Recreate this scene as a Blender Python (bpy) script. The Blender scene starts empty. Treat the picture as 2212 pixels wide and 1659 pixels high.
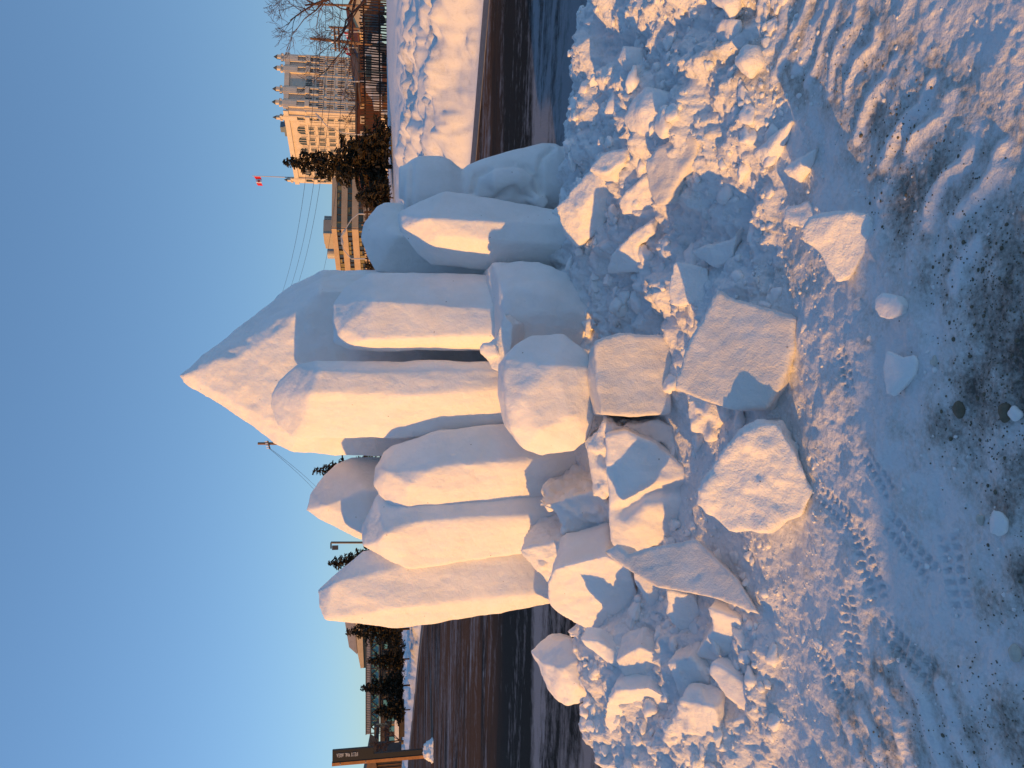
import bpy, bmesh, math, random
import numpy as np
from mathutils import Vector, Matrix
PI = math.pi
random.seed(7)
rng = np.random.default_rng(7)
S = bpy.context.scene
COL = S.collection

# ------------------------------------------------------------------ camera (photo is a portrait frame lying on its side)
W2, H2, F = 829.5, 1106.0, 1662.0          # upright frame 1659 x 2212
PITCH = math.atan(256 / F)
CAM = Vector((0, 0, 1.6))
FWD = Vector((0, math.cos(PITCH), -math.sin(PITCH)))
UP = Vector((0, math.sin(PITCH), math.cos(PITCH)))
cd = bpy.data.cameras.new('camera')
cam = bpy.data.objects.new('camera', cd)
COL.objects.link(cam)
m = Matrix.Identity(4)
for i, c in enumerate((-UP, Vector((1, 0, 0)), -FWD, CAM)):
    for r in range(3):
        m[r][i] = c[r]
cam.matrix_world = m
cd.sensor_width = 36
cd.lens = 36 * F / 2212
cd.clip_start = 0.05
cd.clip_end = 6000
S.camera = cam

def ray(u, v):
    return FWD + Vector((1, 0, 0)) * ((u - W2) / F) + UP * (-(v - H2) / F)
def P(u, v, Y):
    d = ray(u, v)
    return CAM + d * (Y / d.y)
def Pg(u, v, z=0.0):
    d = ray(u, v)
    return CAM + d * ((z - CAM.z) / d.z)

# ------------------------------------------------------------------ world and sun
SUN_EL = math.radians(6.5)
SUN_AZ = math.atan2(-.90, -.43)
w = bpy.data.worlds.new("World")
S.world = w
w.use_nodes = True
nt = w.node_tree
bg = nt.nodes['Background']
sky = nt.nodes.new('ShaderNodeTexSky')
sky.sky_type = 'NISHITA'
sky.sun_disc = False
sky.sun_elevation = SUN_EL
sky.sun_rotation = -SUN_AZ
sky.air_density = 0.85
sky.dust_density = 0.05
sky.ozone_density = 2.6
gm = nt.nodes.new('ShaderNodeGamma')
gm.inputs[1].default_value = 0.62
tn = nt.nodes.new('ShaderNodeMixRGB')
tn.blend_type = 'MULTIPLY'
tn.inputs[0].default_value = 1
tn.inputs[2].default_value = (1.06, 1.34, 1.70, 1)
nt.links.new(sky.outputs[0], gm.inputs[0])
nt.links.new(gm.outputs[0], tn.inputs[1])
nt.links.new(tn.outputs[0], bg.inputs[0])
bg.inputs[1].default_value = 0.15
sl = bpy.data.lights.new('sun', 'SUN')
sl.energy = 3.5
sl.angle = math.radians(0.6)
sl.color = (1.0, 0.465, 0.085)
so = bpy.data.objects.new('sun', sl)
COL.objects.link(so)
sd = Vector((math.sin(SUN_AZ) * math.cos(SUN_EL), math.cos(SUN_AZ) * math.cos(SUN_EL), math.sin(SUN_EL)))
so.rotation_euler = sd.to_track_quat('Z', 'Y').to_euler()
S.view_settings.view_transform = 'Standard'
S.view_settings.look = 'None'
S.view_settings.exposure = 0.40
S.view_settings.gamma = 1

# ------------------------------------------------------------------ noise
def _h(ix, iy, iz, s):
    n = (ix.astype(np.int64) * 374761393 + iy.astype(np.int64) * 668265263 + iz.astype(np.int64) * 2147483647 * 3 + s * 974634777) & 0xffffffff
    n = ((n ^ (n >> 13)) * 1274126177) & 0xffffffff
    n = ((n ^ (n >> 16)) * 2246822519) & 0xffffffff
    return ((n ^ (n >> 15)) & 0xffffff) / float(0xffffff)
def vnoise(p, s=0):
    i = np.floor(p).astype(np.int64)
    f = p - i
    f = f * f * f * (f * (f * 6 - 15) + 10)
    x, y, z = i[:, 0], i[:, 1], i[:, 2]
    r = 0
    for dx in (0, 1):
        wx = f[:, 0] if dx else 1 - f[:, 0]
        for dy in (0, 1):
            wy = f[:, 1] if dy else 1 - f[:, 1]
            for dz in (0, 1):
                wz = f[:, 2] if dz else 1 - f[:, 2]
                r = r + wx * wy * wz * _h(x + dx, y + dy, z + dz, s)
    return r * 2 - 1
def fbm(p, sc, octv=4, s=0, gain=.5):
    a, r = 1.0, np.zeros(len(p))
    q = p * sc
    for o in range(octv):
        r += a * vnoise(q, s + o * 17)
        q = q * 2.03 + 11.3
        a *= gain
    return r
def sstep(a, b, x):
    t = np.clip((x - a) / (b - a), 0, 1)
    return t * t * (3 - 2 * t)

# ------------------------------------------------------------------ materials
def newmat(name, base, rough=.8, spec=.3):
    mt = bpy.data.materials.new(name)
    mt.use_nodes = True
    b = mt.node_tree.nodes['Principled BSDF']
    b.inputs['Base Color'].default_value = (*base, 1)
    b.inputs['Roughness'].default_value = rough
    b.inputs['Specular IOR Level'].default_value = spec
    return mt
def N(mt, t, **k):
    n = mt.node_tree.nodes.new(t)
    for a, b in k.items():
        setattr(n, a, b)
    return n
def L(mt, a, b):
    mt.node_tree.links.new(a, b)
def coord(mt, scale=(1, 1, 1), rot=(0, 0, 0)):
    tc = N(mt, 'ShaderNodeNewGeometry')
    mp = N(mt, 'ShaderNodeMapping')
    mp.inputs['Scale'].default_value = scale
    mp.inputs['Rotation'].default_value = rot
    L(mt, tc.outputs['Position'], mp.inputs['Vector'])
    return mp.outputs[0]
def noise(mt, vec, sc, det=4, rough=.5):
    n = N(mt, 'ShaderNodeTexNoise')
    n.inputs['Scale'].default_value = sc
    n.inputs['Detail'].default_value = det
    n.inputs['Roughness'].default_value = rough
    L(mt, vec, n.inputs['Vector'])
    return n.outputs['Fac']
def ramp(mt, fac, stops):
    r = N(mt, 'ShaderNodeValToRGB')
    e = r.color_ramp.elements
    while len(e) < len(stops):
        e.new(.5)
    for i, (p, c) in enumerate(stops):
        e[i].position = p
        e[i].color = (*c, 1) if len(c) == 3 else c
    L(mt, fac, r.inputs[0])
    return r.outputs[0]
def bump(mt, h, dist, strength=1.0, prev=None):
    b = N(mt, 'ShaderNodeBump')
    b.inputs['Distance'].default_value = dist
    b.inputs['Strength'].default_value = strength
    L(mt, h, b.inputs['Height'])
    if prev is not None:
        L(mt, prev, b.inputs['Normal'])
    return b.outputs[0]
def bsdf(mt):
    return mt.node_tree.nodes['Principled BSDF']

def snow_mat(name, c1=(.86, .85, .845), c2=(.80, .79, .78), b1=.007, b2=.002, sss=.35, fleck=True):
    mt = newmat(name, c1, .55, .35)
    v = coord(mt)
    n = noise(mt, v, 5, 5, .6)
    col = ramp(mt, n, [(.35, c2), (.62, c1)])
    if fleck:
        vo = N(mt, 'ShaderNodeTexVoronoi')
        vo.inputs['Scale'].default_value = 9
        L(mt, v, vo.inputs['Vector'])
        fl = ramp(mt, vo.outputs['Distance'], [(.02, (.25, .18, .12)), (.045, (1, 1, 1))])
        mx = N(mt, 'ShaderNodeMixRGB', blend_type='MULTIPLY')
        mx.inputs[0].default_value = .8
        L(mt, col, mx.inputs[1]); L(mt, fl, mx.inputs[2])
        col = mx.outputs[0]
    b = bsdf(mt)
    L(mt, col, b.inputs['Base Color'])
    h1 = noise(mt, v, 28, 6, .6)
    h2 = noise(mt, v, 160, 3, .6)
    n1 = bump(mt, h1, b1)
    n2 = bump(mt, h2, b2, 1, n1)
    L(mt, n2, b.inputs['Normal'])
    if sss:
        b.inputs['Subsurface Weight'].default_value = sss
        b.inputs['Subsurface Radius'].default_value = (.05, .04, .035)
        b.inputs['Subsurface Scale'].default_value = .5
    return mt
M = {}
M['snow'] = snow_mat('packed_snow')
M['snow_rough'] = snow_mat('rough_snow', (.86, .855, .85), (.82, .81, .80), .014, .003, .25)
M['snow_old'] = snow_mat('granular_snow', (.80, .785, .77), (.70, .68, .66), .008, .004, .2)

def ground_mat():
    mt = newmat('trodden_snow', (.8, .8, .8), .6, .3)
    v = coord(mt)
    b = bsdf(mt)
    at = N(mt, 'ShaderNodeAttribute'); at.attribute_name = 'dirt'
    n1 = noise(mt, v, 60, 5, .7)
    n2 = noise(mt, v, 9, 5, .6)
    # speckled grit where the dirt attribute is high
    ad = N(mt, 'ShaderNodeMath', operation='ADD'); L(mt, at.outputs['Fac'], ad.inputs[0]); L(mt, n1, ad.inputs[1])
    ad2 = N(mt, 'ShaderNodeMath', operation='ADD'); L(mt, ad.outputs[0], ad2.inputs[0]); L(mt, n2, ad2.inputs[1])
    half = N(mt, 'ShaderNodeMath', operation='MULTIPLY'); half.inputs[1].default_value = .5
    L(mt, ad2.outputs[0], half.inputs[0])
    col = ramp(mt, half.outputs[0], [(.52, (.80, .80, .81)), (.66, (.66, .65, .63)), (.80, (.36, .34, .31)), (.95, (.10, .092, .08))])
    L(mt, col, b.inputs['Base Color'])
    h1 = noise(mt, v, 45, 6, .65)
    vo = N(mt, 'ShaderNodeTexVoronoi'); vo.inputs['Scale'].default_value = 38
    L(mt, v, vo.inputs['Vector'])
    nn = bump(mt, h1, .012)
    nn = bump(mt, vo.outputs['Distance'], .006, .7, nn)
    L(mt, nn, b.inputs['Normal'])
    return mt
M['ground'] = ground_mat()

def road_mat():
    mt = newmat('wet_asphalt_with_snow_film', (.04, .04, .04), .5, .3)
    ang = math.atan2(.22, -1)
    v = coord(mt, (1, 1, 1), (0, 0, -ang))
    vs = N(mt, 'ShaderNodeMapping'); vs.inputs['Scale'].default_value = (.22, 1.15, 1)
    L(mt, v, vs.inputs['Vector'])
    wn = N(mt, 'ShaderNodeTexNoise'); wn.inputs['Scale'].default_value = .35; wn.inputs['Detail'].default_value = 4; L(mt, v, wn.inputs['Vector'])
    wa = N(mt, 'ShaderNodeMixRGB', blend_type='ADD'); wa.inputs[0].default_value = 1.3; L(mt, vs.outputs[0], wa.inputs[1]); L(mt, wn.outputs['Color'], wa.inputs[2])
    a = noise(mt, wa.outputs[0], 1.0, 9, .72)
    g = noise(mt, v, 5, 10, .75)
    mix = N(mt, 'ShaderNodeMath', operation='MULTIPLY_ADD'); mix.inputs[1].default_value = .45
    L(mt, g, mix.inputs[0]); L(mt, a, mix.inputs[2])
    brown = noise(mt, wa.outputs[0], .6, 6, .6)
    base = ramp(mt, brown, [(.40, (.012, .009, .008)), (.52, (.11, .045, .015))])
    sx = N(mt, 'ShaderNodeSeparateXYZ'); L(mt, N(mt, 'ShaderNodeNewGeometry').outputs['Position'], sx.inputs[0])
    yw = N(mt, 'ShaderNodeMath', operation='MULTIPLY_ADD'); yw.inputs[1].default_value = 1.6; L(mt, a, yw.inputs[0]); L(mt, sx.outputs['Y'], yw.inputs[2])
    yn = N(mt, 'ShaderNodeMapRange'); yn.inputs['From Min'].default_value = 5; yn.inputs['From Max'].default_value = 25; L(mt, yw.outputs[0], yn.inputs['Value'])
    zone = ramp(mt, yn.outputs[0], [(.0, (.16, .16, .16)), (.19, (.07, .07, .07)), (.22, (.26, .26, .26)), (.24, (0, 0, 0)), (.42, (.0, .0, .0)), (.55, (.03, .03, .03))])
    blk = ramp(mt, yn.outputs[0], [(.34, (0, 0, 0)), (.46, (1, 1, 1))])
    bmx = N(mt, 'ShaderNodeMixRGB'); L(mt, blk, bmx.inputs[0]); bmx.inputs[1].default_value = (.012, .011, .010, 1); L(mt, base, bmx.inputs[2]); base = bmx.outputs[0]
    sm_ = N(mt, 'ShaderNodeMath', operation='ADD'); L(mt, mix.outputs[0], sm_.inputs[0])
    xm = N(mt, 'ShaderNodeMapRange'); xm.inputs['From Min'].default_value = -.5; xm.inputs['From Max'].default_value = 2.5; xm.inputs['To Max'].default_value = .15; L(mt, sx.outputs['X'], xm.inputs['Value'])
    nm = ramp(mt, yn.outputs[0], [(.0, (1, 1, 1)), (.20, (.75, .75, .75)), (.23, (0, 0, 0))])
    xy = N(mt, 'ShaderNodeMath', operation='MULTIPLY_ADD'); L(mt, xm.outputs[0], xy.inputs[0]); L(mt, nm, xy.inputs[1]); L(mt, zone, xy.inputs[2])
    L(mt, xy.outputs[0], sm_.inputs[1])
    snowf = ramp(mt, sm_.outputs[0], [(.76, (0, 0, 0)), (.94, (.6, .6, .6))])
    mx = N(mt, 'ShaderNodeMixRGB'); L(mt, snowf, mx.inputs[0]); L(mt, base, mx.inputs[1])
    mx.inputs[2].default_value = (.42, .45, .50, 1)
    L(mt, mx.outputs[0], bsdf(mt).inputs['Base Color'])
    bsdf(mt).inputs['Specular IOR Level'].default_value = .08
    bsdf(mt).inputs['Roughness'].default_value = .8
    nb = bump(mt, noise(mt, v, 40, 5, .7), .02)
    L(mt, nb, bsdf(mt).inputs['Normal'])
    return mt
M['road'] = road_mat()

def rough_paint(name, c, var=.25, sc=6, rough=.8, bd=.004, spec=.3):
    mt = newmat(name, c, rough, spec)
    v = coord(mt)
    n = noise(mt, v, sc, 5, .6)
    lo = tuple(x * (1 - var) for x in c)
    hi = tuple(min(1, x * (1 + var)) for x in c)
    L(mt, ramp(mt, n, [(.3, lo), (.7, hi)]), bsdf(mt).inputs['Base Color'])
    L(mt, bump(mt, noise(mt, v, sc * 8, 4, .6), bd), bsdf(mt).inputs['Normal'])
    return mt
M['shoulder'] = rough_paint('grey_kerb_strip', (.14, .14, .15), .3, 8)
M['stone'] = rough_paint('pale_limestone', (.56, .48, .38), .12, .6)
M['stone2'] = rough_paint('carved_limestone', (.60, .52, .41), .1, .6)
M['slate'] = rough_paint('dark_copper_roof', (.06, .07, .075), .3, 1)
M['concrete'] = rough_paint('tan_precast_concrete', (.40, .30, .20), .1, .7)
M['ribbed'] = rough_paint('ribbed_tan_metal', (.38, .33, .27), .1, .7)
M['glass'] = newmat('window_glass', (.03, .05, .055), .35, .3)
M['glassdark'] = newmat('dark_window_glass', (.025, .02, .015), .15, .5)
M['teal'] = newmat('teal_glazing', (.10, .30, .34), .2, .5)
M['blind'] = rough_paint('yellowish_blinds', (.20, .17, .09), .3, 1)
M['brick'] = rough_paint('red_brown_brick', (.12, .055, .03), .25, 2)
M['wood'] = rough_paint('weathered_wood', (.20, .12, .07), .3, 3)
M['fencewood'] = rough_paint('dark_fence_wood', (.045, .024, .016), .35, 3)
M['signwood'] = rough_paint('orange_stained_wood', (.42, .19, .07), .2, 6)
M['signblack'] = newmat('black_sign_panel', (.012, .012, .014), .45, .4)
M['letter'] = newmat('pale_sign_lettering', (.55, .57, .6), .5)
M['metal'] = newmat('galvanised_metal', (.42, .40, .38), .45, .5)
M['darkmetal'] = newmat('dark_metal', (.05, .05, .055), .5, .4)
M['wire'] = newmat('dark_cable', (.03, .035, .045), .6)
M['red'] = newmat('red_cloth', (.60, .02, .03), .8)
M['white'] = newmat('white_cloth', (.8, .8, .8), .8)
M['needle'] = rough_paint('spruce_needles', (.030, .023, .012), .5, 2.5, .8)
M['bark'] = rough_paint('brown_bark', (.07, .038, .025), .3, 8)
M['twig'] = rough_paint('grey_brown_twigs', (.07, .038, .03), .3, 8)
M['slateblue'] = rough_paint('grey_blue_siding', (.16, .20, .24), .15, 2)
M['cream'] = rough_paint('cream_wall', (.55, .42, .26), .1, 1)
M['brownwall'] = rough_paint('rust_brown_cladding', (.10, .035, .018), .2, 1)
M['darkbeam'] = rough_paint('dark_timber_beam', (.07, .055, .05), .3, 2)
M['ochrebeam'] = rough_paint('ochre_timber', (.30, .22, .12), .2, 3)
M['pebble'] = rough_paint('grey_brown_pebble', (.16, .14, .10), .3, 30)
M['icepebble'] = rough_paint('dirty_ice_pebble', (.58, .56, .50), .15, 30)
M['greyroof'] = rough_paint('grey_metal_roof', (.33, .30, .30), .15, 2)

# ------------------------------------------------------------------ object helpers
def tag(o, label=None, cat=None, group=None, kind=None):
    if label: o['label'] = label
    if cat: o['category'] = cat
    if group: o['group'] = group
    if kind: o['kind'] = kind
    return o
def empty(name, loc, label, cat, group=None, rz=0):
    o = bpy.data.objects.new(name, None)
    COL.objects.link(o)
    o.location = loc
    o.rotation_euler = (0, 0, rz)
    o.empty_display_size = .2
    return tag(o, label, cat, group)
def link(name, me, mat, parent=None, smooth=False, origin=None):
    o = bpy.data.objects.new(name, me)
    COL.objects.link(o)
    if mat and not me.materials:
        me.materials.append(mat)
    if smooth:
        me.polygons.foreach_set('use_smooth', [True] * len(me.polygons))
    if parent is not None:
        o.parent = parent
        o.matrix_parent_inverse = Matrix.Identity(4)
        pm = Matrix.Translation(parent['_w']) if '_w' in parent else parent_world(parent)
        me.transform(pm.inverted())
    elif origin is not None:
        me.transform(Matrix.Translation(-origin))
        o.location = origin
    return o
def parent_world(p):
    mm = p.matrix_basis
    while p.parent is not None:
        p = p.parent
        mm = p.matrix_basis @ mm
    return mm
def bm_obj(name, bm, mat, parent=None, smooth=False, origin=None):
    me = bpy.data.meshes.new(name)
    bmesh.ops.recalc_face_normals(bm, faces=bm.faces)
    bm.to_mesh(me)
    bm.free()
    return link(name, me, mat, parent, smooth, origin)
def base_of(bm):
    c = Vector((0, 0, 0)); z = 1e9
    for v in bm.verts:
        c += v.co; z = min(z, v.co.z)
    c /= max(1, len(bm.verts))
    return Vector((c.x, c.y, z))
def box(bm, c, s, rot=None):
    vs = []
    for sx in (-.5, .5):
        for sy in (-.5, .5):
            for sz in (-.5, .5):
                p = Vector((s[0] * sx, s[1] * sy, s[2] * sz))
                if rot is not None: p = rot @ p
                vs.append(bm.verts.new(p + Vector(c)))
    for f in ((0, 1, 3, 2), (4, 6, 7, 5), (0, 4, 5, 1), (2, 3, 7, 6), (0, 2, 6, 4), (1, 5, 7, 3)):
        bm.faces.new([vs[i] for i in f])
def tube(bm, pts, rad, n=6):
    pts = [Vector(p) for p in pts]
    if not hasattr(rad, '__len__'): rad = [rad] * len(pts)
    rings = []
    for i, p in enumerate(pts):
        d = (pts[min(i + 1, len(pts) - 1)] - pts[max(i - 1, 0)]).normalized()
        a = Vector((0, 0, 1)) if abs(d.z) < .9 else Vector((1, 0, 0))
        x = d.cross(a).normalized(); y = d.cross(x)
        rings.append([bm.verts.new(p + (x * math.cos(2 * PI * k / n) + y * math.sin(2 * PI * k / n)) * rad[i]) for k in range(n)])
    for a, b in zip(rings, rings[1:]):
        for k in range(n):
            bm.faces.new((a[k], a[(k + 1) % n], b[(k + 1) % n], b[k]))
    bm.faces.new(rings[0][::-1]); bm.faces.new(rings[-1])
def me_from(name, verts, faces):
    me = bpy.data.meshes.new(name)
    verts = np.asarray(verts, dtype=np.float32); faces = np.asarray(faces, dtype=np.int32)
    me.vertices.add(len(verts)); me.vertices.foreach_set('co', verts.ravel())
    k = faces.shape[1]
    me.loops.add(faces.size); me.loops.foreach_set('vertex_index', faces.ravel())
    me.polygons.add(len(faces))
    me.polygons.foreach_set('loop_start', np.arange(len(faces), dtype=np.int32) * k)
    me.update(calc_edges=True)
    return me

# ------------------------------------------------------------------ ground
prof_c = [(0, 0), (2.95, 0), (3.3, .04), (3.7, .10), (4.1, .17), (4.4, .29), (4.75, .40), (5.2, .50), (5.7, .45), (6.1, .12), (6.35, -.04)]
def onground(u, v, off=0.0):
    ys = np.linspace(1.5, 7, 900)
    d = ray(u, v)
    xs = d.x / d.y * ys; zs = CAM.z + d.z / d.y * ys
    g = hfield(xs, ys, False) + off
    i = np.argmax(zs <= g)
    return float(ys[i])
prof_r = [(0, 0), (2.75, 0), (3.0, .05), (3.4, .18), (3.9, .31), (4.5, .40), (5.1, .38), (5.6, .17), (6.0, -.04), (6.3, -.04)]
prof_l = [(0, 0), (2.95, 0), (3.2, .05), (3.6, .18), (4.0, .31), (4.4, .43), (4.75, .40), (5.05, .12), (5.25, -.04), (6.3, -.04)]
EDGE = [(30, -9), (14, 6.0), (6.8, 13.7), (4.6, 16.0), (-4.5, 29), (-14.7, 46), (-40, 84), (-120, 190)]   # far edge of the road
def edge_signed(x, y):
    """signed distance to the far kerb line, positive beyond the road"""
    best = np.full(x.shape, 1e9); sg = np.ones(x.shape)
    for (ax, ay), (bx, by) in zip(EDGE, EDGE[1:]):
        dx, dy = bx - ax, by - ay
        t = np.clip(((x - ax) * dx + (y - ay) * dy) / (dx * dx + dy * dy), 0, 1)
        d = np.hypot(x - ax - t * dx, y - ay - t * dy)
        s = np.sign(dx * (y - ay) - dy * (x - ax))
        m_ = d < best
        best = np.where(m_, d, best); sg = np.where(m_, s, sg)
    return -best * sg
def ridge(x, y, pts, wd):
    best = np.full(x.shape, 1e9)
    for (ax, ay), (bx, by) in zip(pts, pts[1:]):
        dx, dy = bx - ax, by - ay
        t = np.clip(((x - ax) * dx + (y - ay) * dy) / (dx * dx + dy * dy + 1e-9), 0, 1)
        best = np.minimum(best, np.hypot(x - ax - t * dx, y - ay - t * dy))
    return np.exp(-(best / wd) ** 2)
# tyre ridges, traced on the ground: image (x, y) of the sideways frame
TR = [[(1690, 0), (1680, 60), (1650, 110)], [(1720, 0), (1715, 50), (1690, 120), (1680, 150)], [(1755, 0), (1745, 45), (1725, 90), (1712, 140), (1700, 175)],
      [(1790, 0), (1765, 50), (1755, 95), (1735, 150)], [(1815, 0), (1805, 40), (1785, 75), (1770, 130), (1750, 180)],
      [(1860, 0), (1852, 50), (1820, 95), (1800, 150), (1790, 200)], [(1900, 60), (1890, 100), (1855, 130), (1835, 175), (1825, 215)],
      [(1935, 130), (1905, 180), (1880, 210), (1860, 260), (1850, 300)], [(2010, 180), (1990, 235), (1955, 265), (1925, 305), (1905, 350)],
      [(2060, 210), (2040, 250), (1985, 300), (1960, 320)], [(2110, 285), (2085, 350), (2040, 390), (2010, 440), (2000, 480)],
      [(2165, 320), (2150, 380), (2110, 430), (2060, 480)], [(2105, 530), (2070, 570), (2062, 620)],
      [(1905, 1475), (1940, 1530), (1955, 1590), (1965, 1659)], [(1865, 1540), (1895, 1590), (1905, 1659)], [(1955, 1450), (2000, 1510), (2010, 1570), (2035, 1659)],
      [(2060, 1590), (2100, 1659)], [(1830, 1560), (1850, 1620), (1860, 1659)], [(2035, 1480), (2060, 1560)]]
TRW = [[tuple(Pg(1659 - y, x).xy) for x, y in t] for t in TR]
# dirty patches (u, v, radius, amount)
DIRT = [(640, 2205, .16, .7), (800, 2135, .15, .75), (980, 2160, .20, .85), (1060, 2020, .10, .5), (900, 2205, .24, .85), (1250, 1970, .16, .5), (1350, 1930, .14, .6), (1420, 1880, .14, .5), (1500, 1830, .12, .4),
        (1200, 2090, .14, .5), (1560, 1790, .12, .35), (60, 2040, .10, .4), (150, 1960, .10, .4), (30, 1900, .10, .4), (100, 2190, .14, .7), (350, 2140, .10, .35), (1300, 2030, .1, .5),
        (1100, 2190, .18, .7), (220, 2100, .08, .3), (420, 2205, .10, .4), (730, 2060, .12, .4), (1150, 1940, .08, .35), (1450, 1960, .1, .4), (30, 2090, .12, .6)]
DIRTW = [(*Pg(u, v).xy, r, a) for u, v, r, a in DIRT]
def hfield(x, y, fine=True):
    q = np.stack([x, y, np.zeros_like(x)], 1)
    wl = 1 - sstep(-1.6, -.9, x); wr = sstep(.6, 1.4, x)
    pc = np.interp(y + .12 * fbm(q, 1.3, 2, 5), *zip(*prof_c))
    pr = np.interp(y + .25 * fbm(q, .9, 2, 6), *zip(*prof_r))
    pl = np.interp(y + .15 * fbm(q, 1.1, 2, 8), *zip(*prof_l))
    pl = np.where(pl > 0, pl * (.25 + .75 * sstep(-2.9, -1.95, x)), pl)
    pr = np.where(pr > 0, pr * (1 - .4 * sstep(1.8, 3.0, x)), pr)
    pl = np.where((x < -2.25) & (y > 3.4), np.minimum(pl, np.interp(y, (3.4, 4.3, 4.75, 9), (.12, .05, -.04, -.04)) + .5 * sstep(-2.5, -2.1, x)), pl)
    pile = pc * (1 - wl) * (1 - wr) + pr * wr + pl * wl
    # only near: fade the pile sideways
    side = 1 - sstep(4.5, 6.5, np.abs(x))
    h = pile * np.where(pile > 0, side, 1)
    # roughness on the pile
    onp = np.maximum(sstep(.01, .12, h), .8 * sstep(2.85, 3.15, y) * (1 - sstep(5.2, 5.6, y)) * (1 - sstep(2.6, 3.2, np.abs(x))))
    lump = np.maximum(0, fbm(q, 3.5, 3, 21)) ** 1.2
    wr2 = np.maximum(sstep(-.1, .5, x), .8 * (1 - sstep(-1.3, -.8, x)))
    h = h + onp * (wr2 * (.055 * np.maximum(0, fbm(q, 4.2, 3, 57, .45)) + .012 * fbm(q, 30, 3, 49, .6) + .09 * np.abs(fbm(q, 1.9, 3, 53)) - .03 + .022 * fbm(q, 15, 3, 45, .6) + .03 * np.maximum(0, fbm(q, 7, 3, 47))) + (.03 + .05 * wr) * lump + .03 * fbm(q, 2.2, 3, 31) + .012 * fbm(q, 9, 4, 41, .6))
    near = 1 - sstep(4, 7, np.hypot(x, y))
    # trodden lumpy floor
    crumb = np.maximum(0, fbm(q, 26, 3, 51, .55) - .25)
    h = h + near * (.012 * fbm(q, 3, 3, 61) + .0048 * fbm(q, 12, 4, 71, .6) + .010 * np.maximum(0, fbm(q, 6, 3, 73) - .1) + .004 * crumb)
    if fine:
        mk = np.hypot(x, y) < 4.5
        xs, ys = x[mk], y[mk]
        wob = .012 * fbm(q[mk], 7, 3, 81)
        add = np.zeros(xs.shape)
        for t in TRW:
            add = np.maximum(add, ridge(xs + wob, ys + wob, t, .020))
        # boot treads
        a2 = np.zeros(xs.shape)
        for (u, v, an, ln) in PRINTS:
            c = Pg(u, v)
            ca, sa = math.cos(an), math.sin(an)
            lx = (xs - c.x) * ca + (ys - c.y) * sa; ly = -(xs - c.x) * sa + (ys - c.y) * ca
            inside = np.clip(1.15 - np.maximum(np.abs(lx) / ln, np.abs(ly) / (ln * .38)) ** 4, 0, 1)
            a2 = a2 - inside * (.008 + .0045 * np.sign(np.sin(lx * 2 * PI / .032)) * (np.abs(ly) > .012))
        h[mk] += .019 * add * (.6 + .5 * fbm(q[mk], 10, 3, 91)) + a2 * (1 - add)
    h = h + shade_bank(x, y) * (.82 + .5 * fbm(q, 1.6, 3, 77))
    # rise beyond the far kerb
    e = edge_signed(x, y)
    dist = np.hypot(x, y)
    bank = .62 * sstep(0, 1.2, e) + .28 * np.maximum(0, fbm(q, .45, 4, 101)) * sstep(.3, 3, e) * (1 - sstep(8, 13, e)) + .6 * sstep(3, 14, e) + .25 * fbm(q, .8, 4, 111) * sstep(0, 1, e) * (1 - sstep(8, 20, e))
    rr = sstep(-.25, .15, x / np.maximum(y, 1))          # the ground behind the road is higher on the right
    bank = bank * (.45 + .55 * rr) + .60 * rr * sstep(8, 26, e) + .15 * sstep(10, 30, e)
    bank = bank + .8 * (.02 * fbm(q, 5, 4, 121) + .20 * np.maximum(0, fbm(q, 2.2, 4, 123))  + .05 * fbm(q * np.array([1, 1, 1]), 1.6, 4, 125)) * sstep(0, .5, e) * (1 - .93 * sstep(7, 13, e))
    onroad = sstep(6.0, 6.4, y + .35 * (np.abs(x) > 2.4)) * (1 - sstep(-.6, .15, e))
    h = np.where(e > -.3, h * (1 - sstep(-.3, 0, e)) + bank, h)
    h = h - .04 * onroad
    return h
def shade_bank(x, y):  # unseen bank left of the frame, added to cast shade over the foreground
    return .76 * np.exp(-((x + 5.2) / .8) ** 2) * sstep(-5, -3.5, y) * (1 - sstep(-.1, .8, y))
PRINTS = [(440, 1870, .5, .14), (300, 1840, .2, .14), (480, 1960, 1.0, .13), (200, 1800, .9, .13), (560, 1800, 1.2, .12), (640, 1900, .8, .10), (420, 2060, .3, .12), (860, 1830, .4, .09), (250, 1960, 1.3, .13)]
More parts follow.
